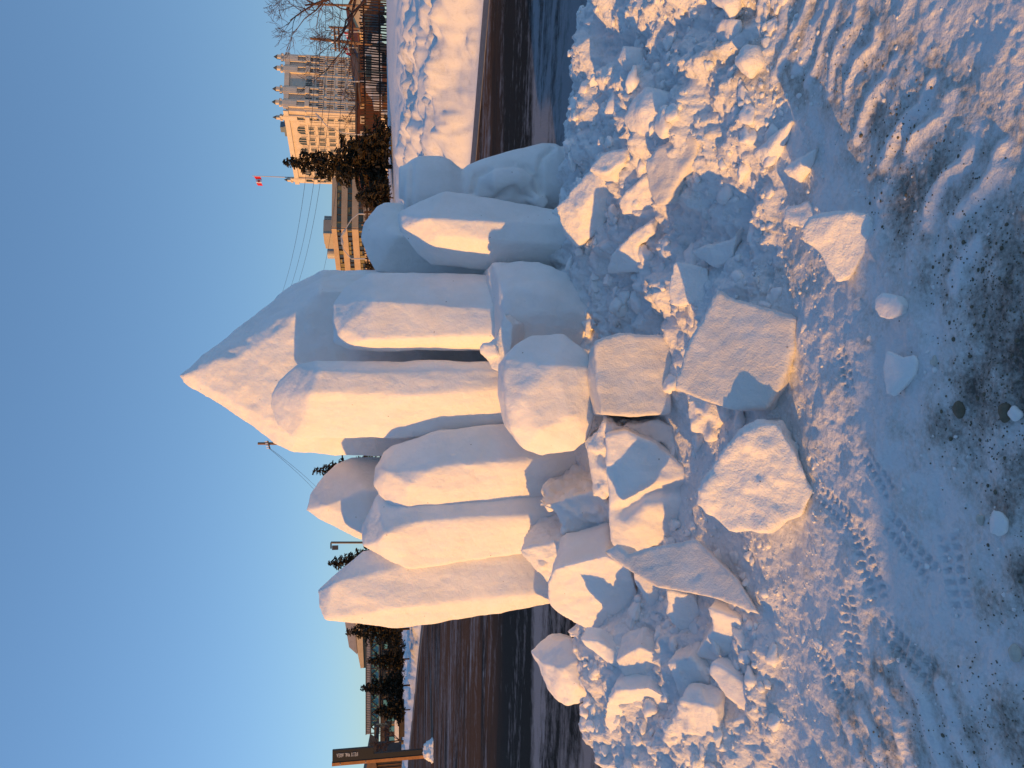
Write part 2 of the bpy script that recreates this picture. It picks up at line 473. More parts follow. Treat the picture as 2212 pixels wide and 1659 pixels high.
def make_ground():
    angs = np.concatenate([np.radians(np.linspace(-180, -42, 70, endpoint=False)), np.radians(np.linspace(-42, 42, 700, endpoint=False)), np.radians(np.linspace(42, 180, 70, endpoint=False))])
    r1 = []
    r = .5
    while r < 3000:
        r1.append(r)
        if r < 1.2: dr = .06
        elif r < 9: dr = .0022 + .0021 * r * (r / 1.8) ** .35
        elif r < 28: dr = .006 * r
        elif r < 60: dr = .012 * r
        else: dr = .08 * r
        r += dr
    r1 = np.array([.02] + r1)
    A, R = np.meshgrid(angs, r1)
    x = (R * np.sin(A)).ravel(); y = (R * np.cos(A)).ravel()
    z = hfield(x, y)
    n, k = len(r1), len(angs)
    idx = np.arange(n * k).reshape(n, k)
    a = idx[:-1, :]; b = idx[1:, :]
    f = np.stack([a, np.roll(a, -1, 1), np.roll(b, -1, 1), b], -1).reshape(-1, 4)
    me = me_from('ground', np.stack([x, y, z], 1), f)
    q = np.stack([x, y, np.zeros_like(x)], 1)
    d = np.zeros(len(x))
    for (dx, dy, rr, am) in DIRTW:
        d = np.maximum(d, am * np.exp(-(((x - dx) ** 2 + (y - dy) ** 2) / rr ** 2)))
    d = d + .20 * fbm(q, 5, 5, 131) * (np.hypot(x, y) < 3.4)
    ridgew = np.zeros(len(x)); mk = np.hypot(x, y) < 4.5
    for t in TRW:
        ridgew[mk] = np.maximum(ridgew[mk], ridge(x[mk], y[mk], t, .024))
    # dirt lies in the troughs between the tyre ridges
    tr = np.zeros(len(x))
    for t in TRW:
        tr[mk] = np.maximum(tr[mk], ridge(x[mk], y[mk], t, .11))
    d = np.maximum(d, .50 * tr) - .9 * ridgew
    far = edge_signed(x, y)
    d = d + .25 * np.maximum(0, fbm(q, 1.0, 4, 141)) * (far > 0) * (far < 9)
    at = me.attributes.new('dirt', 'FLOAT', 'POINT')
    at.data.foreach_set('value', np.clip(d, -.3, 1).astype(np.float32))
    o = link('ground', me, M['ground'], smooth=True)
    tag(o, kind='structure')
make_ground()
GC = {}
def gz(x, y):
    return float(hfield(np.array([x * 1.0]), np.array([y * 1.0]), False)[0])

def make_road():
    # asphalt from the near edge of the snow to the far kerb
    bm = bmesh.new()
    nr = [(60, -30), (26, -14), (9, 4.2), (5.5, 5.2), (3, 5.7), (1, 5.8), (-1, 5.8), (-2.4, 5.4), (-4, 5.0), (-9, 3), (-30, -2), (-90, -4)]
    # strip between near boundary and far edge, both resampled
    def samp(pl, n):
        pl = [Vector(p) for p in pl]
        Ls = [0]
        for a, b in zip(pl, pl[1:]): Ls.append(Ls[-1] + (b - a).length)
        out = []
        for i in range(n):
            t = Ls[-1] * i / (n - 1)
            for j in range(len(pl) - 1):
                if t <= Ls[j + 1] + 1e-6:
                    k = (t - Ls[j]) / max(1e-9, Ls[j + 1] - Ls[j]); out.append(pl[j].lerp(pl[j + 1], k)); break
        return out
    far = EDGE
    n = 60
    A = samp([(9, 4.2 - 2), (5.5, 5.0), (3, 5.6), (1, 5.7), (-1, 5.7), (-2.1, 5.0), (-2.4, 4.5), (-4, 4.0), (-9, 1.5), (-30, -6), (-90, -20)], n)
    B = samp([(16, 4.2), (6.8, 13.7), (4.6, 16.0), (-4.5, 29), (-14.7, 46), (-40, 84), (-120, 190)], n)
    rows = []
    for a, b in zip(A, B):
        rows.append([bm.verts.new((*a.lerp(b, k / 12), 0.0)) for k in range(13)])
    for r0, r1 in zip(rows, rows[1:]):
        for k in range(12):
            bm.faces.new((r0[k], r0[k + 1], r1[k + 1], r1[k]))
    o = bm_obj('road', bm, M['road'])
    for p in o.data.polygons:
        pass
    tag(o, kind='structure')
    # grey strip along the far edge of the asphalt
    bm = bmesh.new()
    pl = samp([(14, 6.0), (6.8, 13.7), (4.6, 16.0), (-4.5, 29), (-14.7, 46), (-40, 84)], 80)
    prev = None
    for i, p in enumerate(pl):
        d = (pl[min(i + 1, 79)] - pl[max(i - 1, 0)]).normalized()
        nn = Vector((d.y, -d.x)); nn = -nn if nn.y > 0 else nn
        wd = .85
        zz = .012
        ring = [bm.verts.new((*(p + nn * s), z_)) for s, z_ in ((0, zz), (wd, zz), (wd + .02, -.03))]
        if prev:
            for k in range(2): bm.faces.new((prev[k], prev[k + 1], ring[k + 1], ring[k]))
        prev = ring
    o = bm_obj('pavement', bm, M['shoulder'])
    tag(o, kind='structure')
make_road()

# ------------------------------------------------------------------ snow blocks
DG = None
def remeshed(bm, vox, smooth_it):
    me = bpy.data.meshes.new('tmp')
    bmesh.ops.recalc_face_normals(bm, faces=bm.faces)
    bm.to_mesh(me); bm.free()
    o = bpy.data.objects.new('tmp', me)
    COL.objects.link(o)
    r = o.modifiers.new('r', 'REMESH'); r.mode = 'VOXEL'; r.voxel_size = vox
    if smooth_it:
        s = o.modifiers.new('s', 'SMOOTH'); s.factor = .5; s.iterations = smooth_it
    dg = bpy.context.evaluated_depsgraph_get()
    dg.update()
    out = bpy.data.meshes.new_from_object(o.evaluated_get(dg))
    bpy.data.objects.remove(o); bpy.data.meshes.remove(me)
    return out
def snow_obj(name, bm, label, cat, vox=.02, sm=4, amp=.008, seed=1, mat='snow', group=None, lump=0.0, broad=0.0, chip=0.0, parent=None, carve=None):
    me = remeshed(bm, vox, sm)
    n = len(me.vertices)
    co = np.empty(n * 3, np.float32); me.vertices.foreach_get('co', co); co = co.reshape(-1, 3).astype(float)
    no = np.empty(n * 3, np.float32); me.vertices.foreach_get('normal', no); no = no.reshape(-1, 3)
    d = amp * (.8 * fbm(co + seed * 7.7, 4.5, 2, seed) + .35 * fbm(co, 15, 3, seed + 3, .55))
    if broad: d = d + broad * fbm(co + seed, 2.4, 3, seed + 40) - broad * .9 * np.maximum(0, .25 - np.abs(fbm(co * np.array([1.6, 1.6, .6]), 3.5, 3, seed + 60)))
    if lump: d = d + lump * (np.maximum(0, fbm(co, 9, 3, seed + 9, .55)) - .2)
    if chip: d = d - chip * np.maximum(0, fbm(co, 6, 3, seed + 5) - .35)
    # broad tool strokes
    st = fbm(co * np.array([3.0, 3.0, .8]), 4, 2, seed + 15)
    d = d + amp * .5 * np.abs(st)
    if carve:
        yc_, grooves = carve
        for pl, wd, dp in grooves:
            best = np.full(len(co), 1e9)
            for a, b in zip(pl, pl[1:]):
                dx, dz = b.x - a.x, b.z - a.z
                t = np.clip(((co[:, 0] - a.x) * dx + (co[:, 2] - a.z) * dz) / (dx * dx + dz * dz + 1e-9), 0, 1)
                best = np.minimum(best, np.hypot(co[:, 0] - a.x - t * dx, co[:, 2] - a.z - t * dz))
            d = d - dp * np.exp(-(best / wd) ** 2) * (co[:, 1] < yc_)
    co = co + no * d[:, None]
    org = Vector(((co[:, 0].min() + co[:, 0].max()) / 2, (co[:, 1].min() + co[:, 1].max()) / 2, co[:, 2].min()))
    me.vertices.foreach_set('co', co.astype(np.float32).ravel())
    me.materials.clear()
    me.name = name
    o = link(name, me, M[mat], parent, smooth=True, origin=org if parent is None else None)
    if parent is None: tag(o, label, cat, group)
    return o
def hull(pts):
    bm = bmesh.new()
    vs = [bm.verts.new(p) for p in pts]
    r = bmesh.ops.convex_hull(bm, input=vs)
    kill = [e for e in r['geom_interior'] if isinstance(e, bmesh.types.BMVert)]
    bmesh.ops.delete(bm, geom=kill, context='VERTS')
    loose = [v for v in bm.verts if not v.link_faces]
    bmesh.ops.delete(bm, geom=loose, context='VERTS')
    return bm
def prism(outline, Y, n, t, *a, **k):
    if isinstance(Y, str):
        Y = onground(sum(p[0] for p in outline) / len(outline), sum(p[1] for p in outline) / len(outline), float(Y))
    return prism0(outline, Y, n, t, *a, **k)
def crystal_pts(Y0, sil, ridge_pts, dep, shrink=.8, topdrop=.0):
    """sil, ridge: (u, v, dY). The silhouette is repeated further back to give the block its depth."""
    w = [P(u, v, Y0 + d) for u, v, d in sil]
    cx = sum(p.x for p in w) / len(w)
    zt = max(p.z for p in w); zb = min(p.z for p in w)
    back = []
    for p in w:
        t = (p.z - zb) / (zt - zb)
        back.append(Vector((cx + (p.x - cx) * shrink, p.y + dep * (1 - .35 * t), p.z - topdrop * t)))
    return w + back + [P(u, v, Y0 + d) for u, v, d in ridge_pts]
def prism0(outline, Y, n, t, shrink=.9, at=None, cup=0.0, bulge=None):
    n = Vector(n).normalized()
    if at is None:
        at = (sum(p[0] for p in outline) / len(outline), sum(p[1] for p in outline) / len(outline))
    A = P(at[0], at[1], Y)
    pts = []
    for u, v in outline:
        d = ray(u, v)
        s = (A - CAM).dot(n) / d.dot(n)
        pts.append(CAM + d * s)
    c = sum(pts, Vector()) / len(pts)
    bm = bmesh.new()
    f = [bm.verts.new(p) for p in pts]
    b = [bm.verts.new(c + (p - c) * shrink - n * t) for p in pts]
    k = len(f)
    if bulge is None:
        bm.faces.new(f)
    else:
        cc = bm.verts.new(c + n * bulge)
        for i in range(k): bm.faces.new((f[i], f[(i + 1) % k], cc))
    bm.faces.new(b[::-1])
    for i in range(k):
        bm.faces.new((f[i], b[i], b[(i + 1) % k], f[(i + 1) % k]))
    return bm

CR = 'tall carved snow crystals'
def crystal(Y0, sil, rdg, dep, label, seed, **k):
    snow_obj('snow_crystal', hull(crystal_pts(Y0, sil, rdg, dep, k.pop('shrink', .8), k.pop('topdrop', 0))), label, 'snow sculpture', vox=k.pop('vox', .014), sm=k.pop('sm', 3), amp=k.pop('amp', .006), seed=seed, group=CR, broad=.008, **k)

# the great peak behind
crystal(5.75, [(847, 388, .42), (826, 404, .40), (729, 555, .26), (681, 630, .18), (672, 840, .12), (668, 1180, .05),
               (924, 478, .75), (984, 556, .80), (1044, 636, .82), (1076, 695, .80), (1078, 780, .75), (1078, 1180, .7)],
        [(851, 398, .34), (870, 448, .24), (884, 510, .12), (956, 618, .0), (1030, 690, -.04), (1036, 1180, -.08), (730, 640, .02), (722, 1180, -.05), (760, 560, .10)],
        .9, 'largest and tallest snow peak with a sharp pointed top', 3, vox=.016, amp=.011, topdrop=.25, shrink=.7)
# C1..C5 left to right
crystal(5.05, [(384, 687, .30), (350, 689, .26), (318, 700, .22), (298, 861, .22), (319, 960, .2), (339, 1050, .18), (361, 1190, .15), (366, 1260, .15),
               (469, 783, .26), (480, 900, .14), (480, 1050, .13), (480, 1260, .13)],
        [(400, 722, .16), (436, 870, .10), (455, 1000, .10), (458, 1260, .10), (345, 850, .10), (382, 1200, .06)],
        .45, 'leftmost snow column with a flat slanted top, dark road visible to its left', 11, topdrop=.1)
crystal(4.95, [(519, 778, .32), (479, 780, .22), (444, 845, .16), (429, 885, .14), (440, 955, .14), (464, 1020, .12), (471, 1120, .1), (480, 1270, .1),
               (554, 799, .26), (592, 812, .22), (610, 900, .13), (600, 1270, .10)],
        [(486, 812, .08), (530, 900, .0), (545, 1050, .0), (550, 1270, .0), (505, 830, .02)],
        .45, 'second snow column from the left, narrow with a broken jagged foot', 12, topdrop=.1)
crystal(4.93, [(699, 850, .20), (684, 828, .22), (649, 807, .24), (614, 805, .20), (590, 819, .18), (562, 850, .16), (542, 885, .14), (554, 985, .14), (562, 1130, .12), (579, 1290, .12),
               (728, 950, .12), (742, 1050, .10), (748, 1290, .10)],
        [(640, 835, .06), (612, 880, .0), (648, 940, -.03), (664, 1100, -.03), (672, 1290, -.03), (600, 960, .02)],
        .5, 'third snow column from the left, thick with a rounded top and bruised right face', 13, topdrop=.1)
crystal(4.98, [(779, 583, .34), (806, 584, .33), (834, 600, .30), (872, 640, .20), (881, 680, .14), (880, 900, .1), (879, 1160, .06),
               (739, 598, .32), (714, 632, .26), (711, 750, .2), (712, 880, .18), (734, 1000, .14), (746, 1160, .1)],
        [(812, 672, .02), (806, 900, -.01), (826, 1160, -.03), (742, 660, .16), (858, 690, .03), (860, 1160, .0)],
        .45, 'tall narrow snow column in front of the peak with slanted faces at its top', 14, topdrop=.06)
crystal(5.00, [(1072, 800, .30), (1040, 745, .26), (1004, 719, .22), (919, 719, .16), (904, 750, .14), (901, 800, .12), (907, 900, .10), (904, 1120, .06),
               (1069, 900, .26), (1065, 1120, .22)],
        [(1012, 810, .0), (1000, 900, -.01), (988, 1120, -.03), (925, 790, .0), (938, 1120, -.05), (950, 740, .08)],
        .45, 'broad snow column with six sided top standing on a square plinth', 15, topdrop=.05)
# low pointed crystal behind C2 and C3
crystal(5.70, [(556, 659, .26), (594, 670, .28), (629, 697, .3), (658, 729, .32), (670, 760, .34), (672, 810, .34), (676, 1150, .3),
               (534, 690, .22), (499, 762, .16), (492, 775, .14), (488, 1150, .1)],
        [(566, 700, .10), (600, 790, .0), (600, 1150, .0), (520, 790, .05)],
        .4, 'low crystal with one sharp corner rising behind the second and third columns', 16, topdrop=.1)
# right: lit crystal and the blue one behind
crystal(5.08, [(1200, 860, .26), (1165, 860, .20), (1109, 900, .22), (1085, 930, .24), (1074, 1060, .22), (1070, 1300, .2),
               (1225, 908, .24), (1247, 965, .22), (1216, 1062, .18), (1206, 1200, .16), (1190, 1300, .14)],
        [(1188, 925, .0), (1150, 945, .02), (1182, 1055, -.04), (1139, 1058, -.02), (1170, 1300, -.06), (1130, 1300, -.04)],
        .45, 'leaning snow crystal with a square patch of sunlight on its upper face', 17, topdrop=.06)
crystal(5.95, [(1147, 778, .25), (1176, 785, .25), (1212, 812, .28), (1222, 832, .3), (1219, 860, .3), (1210, 1200, .3), (1102, 794, .25), (1070, 812, .25), (1050, 1200, .2)],
        [(1150, 860, .0), (1150, 1200, .0)], .35, 'rounded shaded snow crystal tucked behind the leaning one', 18, topdrop=.05, sm=9)

# plinth below C5
snow_obj('snow_plinth', hull(crystal_pts(4.72, [(1093, 1061, .3), (1099, 1127, .28), (1095, 1164, .24), (1052, 1258, .1), (1040, 1300, .1), (905, 1068, .22), (900, 1100, .18), (905, 1300, .1)],
         [(1030, 1085, .05), (975, 1088, .06), (990, 1250, -.02), (960, 1300, .0), (1050, 1160, .03)], .7, .9)), 'shaded square snow plinth under the broad six sided column', 'snow block', vox=.02, sm=7, amp=.014, seed=21)

# fallen blocks, centre
FB = 'fallen snow blocks in front of the sculpture'
def fallen(label, bm, seed, name='snow_block', **k):
    return snow_obj(name, bm, label, 'snow block', vox=k.pop('vox', .013), sm=k.pop('sm', 3), amp=k.pop('amp', .008), seed=seed, group=k.pop('group', FB), **k)
fallen('barrel shaped snow block with a smooth rounded end, resting on the square block',
       hull(crystal_pts(4.18, [(884, 1090, .10), (800, 1090, .07), (729, 1102, .08), (690, 1130, .12), (675, 1170, .14), (684, 1240, .12), (709, 1270, .10), (754, 1284, .05), (869, 1284, .05),
                               (899, 1268, .10), (939, 1220, .16), (937, 1150, .18), (914, 1110, .14)],
                        [(800, 1125, .0), (870, 1200, -.03), (760, 1230, -.02), (730, 1170, .0)], .42, .85)), 31, sm=6, vox=.014)
fallen('square cut snow block with a flat grainy face, directly below the barrel shaped one',
       prism([(922, 1287), (850, 1285), (762, 1298), (760, 1380), (766, 1450), (850, 1455), (938, 1450), (934, 1400), (941, 1340)], 3.84, (.08, -1, .12), .42, .93), 32, sm=2, mat='snow_old')
fallen('large flat snow slab leaning back, the biggest of the fallen pieces',
       prism([(1034, 1550), (1022, 1572), (975, 1718), (905, 1712), (830, 1690), (776, 1655), (774, 1574), (819, 1454), (920, 1490)], 2.99, (.10, -.72, .62), .34, .92), 33, sm=2, mat='snow_old')
fallen('big rough block with lumps of snow stuck on it, left of the leaning slab',
       prism([(748, 1637), (748, 1676), (686, 1717), (590, 1756), (538, 1732), (512, 1640), (509, 1577), (547, 1524), (580, 1509), (640, 1536), (682, 1553)], 2.89, (-.08, -.75, .6), .38, .9), 34, sm=4, amp=.011, lump=.02, mat='snow_rough')
bmh = prism([(719, 1309), (660, 1310), (549, 1312), (489, 1320), (459, 1345), (461, 1395), (479, 1412), (494, 1500), (600, 1507), (625, 1490), (649, 1478), (700, 1420), (730, 1350)], 3.90, (-.18, -.93, .32), .4, .9, bulge=.05)
fallen('block with a curved groove across its face, below the third column', bmh, 35, sm=5, amp=.012, carve=(4.0, [([P(552, 1350, 3.9), P(585, 1385, 3.88), P(597, 1420, 3.86), P(603, 1490, 3.84)], .035, .05)]))
fallen('pale sunlit square block leaning at the foot of the leftmost column',
       prism([(419, 1190), (432, 1202), (459, 1308), (430, 1362), (350, 1384), (272, 1402), (262, 1386), (280, 1310), (319, 1230), (349, 1186), (395, 1182)], 4.25, (-.45, -.85, .28), .36, .88), 36, sm=3, amp=.011, lump=.006)
fallen('long thin shard of snow slanting down with a sharp tip',
       prism([(467, 1304), (485, 1333), (462, 1356), (480, 1411), (497, 1503), (410, 1592), (330, 1640), (366, 1542), (390, 1417), (437, 1342)], 3.47, (.25, -.6, .75), .12, .9), 37, sm=2, vox=.011, amp=.005, mat='snow_old')
fallen('angular block sitting apart at the left edge of the pile in front of the road',
       hull(crystal_pts(4.55, [(232, 1162, .2), (249, 1174, .2), (273, 1205, .16), (278, 1229, .12), (262, 1260, .1), (201, 1276, .06), (151, 1282, .08), (137, 1224, .14), (155, 1195, .18)],
                        [(215, 1215, .0), (175, 1250, -.02), (240, 1250, .0)], .3, .8)), 38, sm=3, amp=.013, lump=.012)
fallen('oblong rounded bar of snow lying at the left of the pile',
       prism([(229, 1537), (205, 1530), (150, 1575), (122, 1610), (115, 1634), (140, 1645), (190, 1600), (222, 1560)], '.05', (-.1, -.7, .7), .10, .9), 39, sm=3, vox=.011)
bmd = prism([(170, 1335), (172, 1400), (150, 1440), (110, 1452), (75, 1420), (60, 1370), (70, 1318), (100, 1300), (140, 1308)], '.05', (-.5, -.7, .5), .14, .9, bulge=-.05)
fallen('dish shaped hollow chunk at the far left of the pile', bmd, 40, sm=2, vox=.012, amp=.015, lump=.015)
fallen('jagged wedge of snow between the dish shaped chunk and the square sunlit block',
       prism([(235, 1330), (170, 1362), (185, 1440), (240, 1430), (262, 1380)], '.05', (-.5, -.75, .4), .16), 41, sm=2, lump=.015, mat='snow_rough')
fallen('lumpy boulder of snow leaning on the right side of the sunlit square block',
       prism([(432, 1368), (400, 1366), (375, 1385), (340, 1402), (336, 1428), (375, 1437), (425, 1412)], '.05', (-.3, -.8, .4), .16, .8, bulge=.05), 42, sm=3, lump=.015, vox=.012)
fallen('upright flat wedge beneath the sharp shard, sunlit', prism([(385, 1440), (372, 1500), (300, 1530), (262, 1500), (330, 1440)], '.05', (-.45, -.75, .45), .12), 43, vox=.012, lump=.012, mat='snow_rough')
fallen('small folded slab of snow left of the sharp shard tip', prism([(345, 1530), (300, 1540), (240, 1500), (230, 1560), (275, 1610), (320, 1600)], '.05', (-.45, -.65, .6), .1), 44, vox=.012, lump=.01)
fallen('knobbly vertical finger of snow above the dish shaped chunk', prism([(280, 1245), (262, 1262), (215, 1330), (196, 1372), (212, 1385), (245, 1340), (275, 1290)], '.05', (-.5, -.8, .3), .12, .8, bulge=.03), 45, vox=.012, lump=.015)
fallen('broken wedge at the foot of the pile on the left, half buried', prism([(225, 1440), (150, 1470), (140, 1540), (200, 1530), (240, 1490)], '.05', (-.4, -.6, .7), .14), 46, vox=.012, lump=.014, mat='snow_rough')
fallen('ragged lump filling the corner left of the hollow chunk', prism([(150, 1470), (60, 1430), (20, 1480), (60, 1560), (130, 1545)], '.05', (-.4, -.6, .7), .14), 47, vox=.014, lump=.03, mat='snow_rough')

# heap of rough snow around the feet of the columns
HP = 'rough lumps heaped around the feet of the columns'
fallen('rough lump of snow between the feet of the second and third columns', prism([(568, 1158), (545, 1200), (470, 1230), (440, 1290), (470, 1345), (560, 1320), (600, 1290), (580, 1220)], 4.5, (-.3, -.85, .4), .5, 1), 51, lump=.05, amp=.02, mat='snow_rough', group=HP, sm=2)
fallen('rough snow filling between leftmost column foot and sunlit square block', prism([(470, 1120), (420, 1165), (370, 1190), (400, 1260), (460, 1300), (490, 1230), (485, 1170)], 4.62, (-.3, -.9, .3), .45, 1), 52, lump=.05, amp=.02, mat='snow_rough', group=HP, sm=2)
fallen('ragged bank of snow under the barrel shaped block, left of the square cut block', prism([(690, 1270), (590, 1285), (600, 1320), (730, 1330), (756, 1420), (700, 1520), (640, 1530), (720, 1400), (750, 1300)], 4.0, (-.2, -.9, .4), .4, 1), 53, lump=.04, amp=.015, mat='snow_rough', group=HP, sm=2)
fallen('snow spilled over the plinth between the two tall columns', prism([(905, 1035), (860, 1060), (850, 1100), (960, 1110), (985, 1085), (930, 1072)], 4.7, (-.1, -.9, .5), .45, 1), 54, lump=.03, amp=.012, mat='snow_rough', group=HP, sm=2)
fallen('crumbled ledge of snow wedged under the left corner of the leaning slab', prism([(800, 1478), (755, 1480), (700, 1560), (690, 1600), (760, 1620), (782, 1560)], 3.45, (-.1, -.8, .6), .25, 1), 55, lump=.05, amp=.014, mat='snow_rough', group=HP, sm=2)
fallen('small knob of snow stuck at the bottom of the gap between the two tall columns', prism([(917, 1040), (900, 1036), (884, 1058), (893, 1078), (915, 1070)], 4.68, (-.2, -1, .2), .12, .8), 56, vox=.012, group=HP)

# right-hand rubble field
RB = 'broken snow slabs lying on the rubble right of the sculpture'
def chunk(label, out, Y, n, t, seed, **k):
    b = k.pop('bulge', None)
    Y = onground(sum(p[0] for p in out) / len(out), sum(p[1] for p in out) / len(out), min(.055, t * .4))
    fallen(label, prism(out, Y, n, t, k.pop('shrink', .85), bulge=b), seed, group=RB, vox=k.pop('vox', .012), amp=k.pop('amp', .009), lump=k.pop('lump', .010), mat=k.pop('mat', 'snow_rough'), **k)
chunk('egg shaped leaning block just right of the leaning crystal', [(1212, 1202), (1278, 1262), (1321, 1333), (1296, 1340), (1170, 1303), (1120, 1246), (1153, 1215)], 4.45, (-.35, -.7, .55), .26, 61, bulge=.07, sm=5, amp=.012)
chunk('pointed grainy slab lying highest on the right rubble', [(1310, 1393), (1342, 1425), (1373, 1494), (1363, 1510), (1316, 1500), (1280, 1470), (1217, 1440), (1212, 1416), (1238, 1405)], 4.05, (-.1, -.45, .85), .12, 62, mat='snow_old')
chunk('sunlit wedge tucked under the pointed grainy slab', [(1227, 1333), (1244, 1350), (1285, 1400), (1238, 1410), (1212, 1420), (1194, 1345)], 4.25, (-.5, -.6, .55), .16, 63)
chunk('pale rounded block near the right edge with its tip in sunlight', [(1444, 1366), (1474, 1393), (1456, 1446), (1450, 1470), (1361, 1428), (1367, 1363), (1399, 1345)], 4.3, (-.2, -.5, .8), .22, 64, bulge=.06, sm=5)
chunk('square grey block beside the deep gap above the leaning slab', [(1096, 1455), (1090, 1500), (1081, 1530), (1040, 1535), (1004, 1522), (998, 1448), (1050, 1442)], 3.78, (-.1, -.8, .5), .3, 65, amp=.01, mat='snow_rough')
chunk('smooth triangular wedge above the deep gap', [(1114, 1485), (1143, 1577), (1175, 1596), (1087, 1580), (1079, 1547)], 3.68, (-.3, -.45, .8), .2, 66)
chunk('big scalloped chunk at the front right foot of the rubble', [(1194, 1750), (1203, 1824), (1197, 1880), (1160, 1885), (1123, 1872), (1095, 1860), (1060, 1840), (1042, 1806), (1078, 1785), (1123, 1765), (1146, 1729)], 2.95, (-.15, -.55, .8), .14, 67, mat='snow_rough', lump=.012, amp=.01)
chunk('curved rib of snow bending like a hook on the right rubble', [(1108, 1321), (1150, 1360), (1182, 1405), (1156, 1412), (1129, 1375), (1100, 1385), (1069, 1385), (1066, 1309)], 4.15, (-.45, -.55, .7), .14, 68, sm=4)
chunk('smooth sunlit flake in the middle of the front rubble', [(1292, 1690), (1325, 1738), (1345, 1768), (1286, 1752), (1262, 1729), (1277, 1705)], 3.15, (-.5, -.4, .75), .08, 69, vox=.01, bulge=.03)
chunk('long sunlit flake pointing to the right edge, above the smooth flake', [(1328, 1628), (1375, 1676), (1401, 1710), (1360, 1703), (1307, 1680), (1300, 1650)], 3.35, (-.5, -.4, .75), .08, 70, vox=.01, bulge=.03)
chunk('rounded boulder of snow by the tyre ridges near the right edge', [(1528, 1588), (1558, 1607), (1558, 1637), (1519, 1643), (1490, 1622), (1504, 1601)], 3.5, (-.3, -.6, .7), .1, 71, vox=.01, bulge=.05, sm=4)
chunk('smooth block at the foot of the stone end of the snow figure', [(1290, 1270), (1330, 1300), (1340, 1360), (1310, 1350), (1285, 1310)], 4.6, (.2, -.7, .6), .15, 72, sm=4)
chunk('small boulder of snow at the top right of the rubble next to the road', [(1530, 1330), (1560, 1345), (1555, 1385), (1515, 1395), (1505, 1350)], 4.6, (-.3, -.6, .7), .12, 73, sm=4, bulge=.04)
chunk('lopsided boulder at the right edge with a sunlit top', [(1640, 1560), (1659, 1530), (1680, 1560), (1675, 1600), (1640, 1595), (1610, 1580)], 3.7, (-.3, -.6, .7), .12, 74, sm=4, bulge=.04)
chunk('thin shaded plate standing in the right rubble below the smooth flake', [(1215, 1700), (1228, 1745), (1190, 1770), (1165, 1745), (1180, 1690)], 3.1, (.1, -.6, .8), .08, 75, vox=.011)
# loose pieces lying on the trodden snow
LS = 'loose pieces of snow on the trodden ground'
def loose(label, out, seed, t=.04, zc=.03, **k):
    u = sum(p[0] for p in out) / len(out); v = sum(p[1] for p in out) / len(out)
    Y = Pg(u, v, zc).y
    fallen(label, prism(out, Y, k.pop('n', (-.05, -.25, 1)), t, .85, bulge=k.pop('bulge', .01)), seed, group=LS, vox=.006, sm=3, amp=.003, **k)
loose('round puck of clean snow lying alone on the ground', [(1027, 1905), (1020, 1935), (1000, 1947), (978, 1940), (969, 1920), (975, 1898), (995, 1888), (1015, 1890)], 81, t=.045, zc=.05)
loose('flat notched piece of snow like a blunt arrowhead', [(904, 1913), (888, 1949), (894, 1973), (880, 1982), (850, 1976), (823, 1952), (802, 1931), (808, 1913), (867, 1905)], 82, t=.03, zc=.035)
loose('small white flake at the bottom of the photo left of centre', [(558, 2145), (553, 2160), (535, 2175), (508, 2174), (500, 2160), (505, 2138), (530, 2135)], 83, t=.015, zc=.02)
def lumpobj(u, v, r, label, mat, name, cat, group=None, seed=1, flat=.6):
    bm = bmesh.new()
    c = Pg(u, v, r * .3)
    bmesh.ops.create_icosphere(bm, subdivisions=3, radius=r, matrix=Matrix.Translation(c) @ Matrix.Diagonal((1.1, .9, flat, 1)))
    for vt in bm.verts:
        d = vt.co - c
        k = 1 + .35 * float(vnoise(np.array([[d.x / r * 1.2 + seed, d.y / r * 1.2, d.z / r * 1.2]]), seed)[0])
        vt.co = c + d * k
    o = bm_obj(name, bm, M[mat], smooth=True, origin=Vector((c.x, c.y, 0)))
    return tag(o, label, cat, group)
PB = 'loose stones and ice lumps on the trodden ground'
lumpobj(877, 2020, .016, 'yellowish translucent ice pebble near the notched arrowhead piece', 'icepebble', 'ice_pebble', 'ice', PB, 1)
lumpobj(775, 2072, .022, 'rounded grey pebble on the gritty snow at the bottom', 'pebble', 'pebble', 'stone', PB, 2)
lumpobj(769, 2170, .022, 'brown pebble beside a white lump at the very bottom', 'pebble', 'pebble', 'stone', PB, 3)
lumpobj(765, 2192, .020, 'white snow lump beside the brown pebble at the very bottom', 'snow', 'snow_lump', 'snow', PB, 4)
lumpobj(250, 2192, .019, 'creamy ice lump at the bottom left of the photo', 'icepebble', 'ice_pebble', 'ice', PB, 5)
lumpobj(537, 2118, .013, 'half buried cream lump above the white flake', 'icepebble', 'ice_pebble', 'ice', PB, 6)

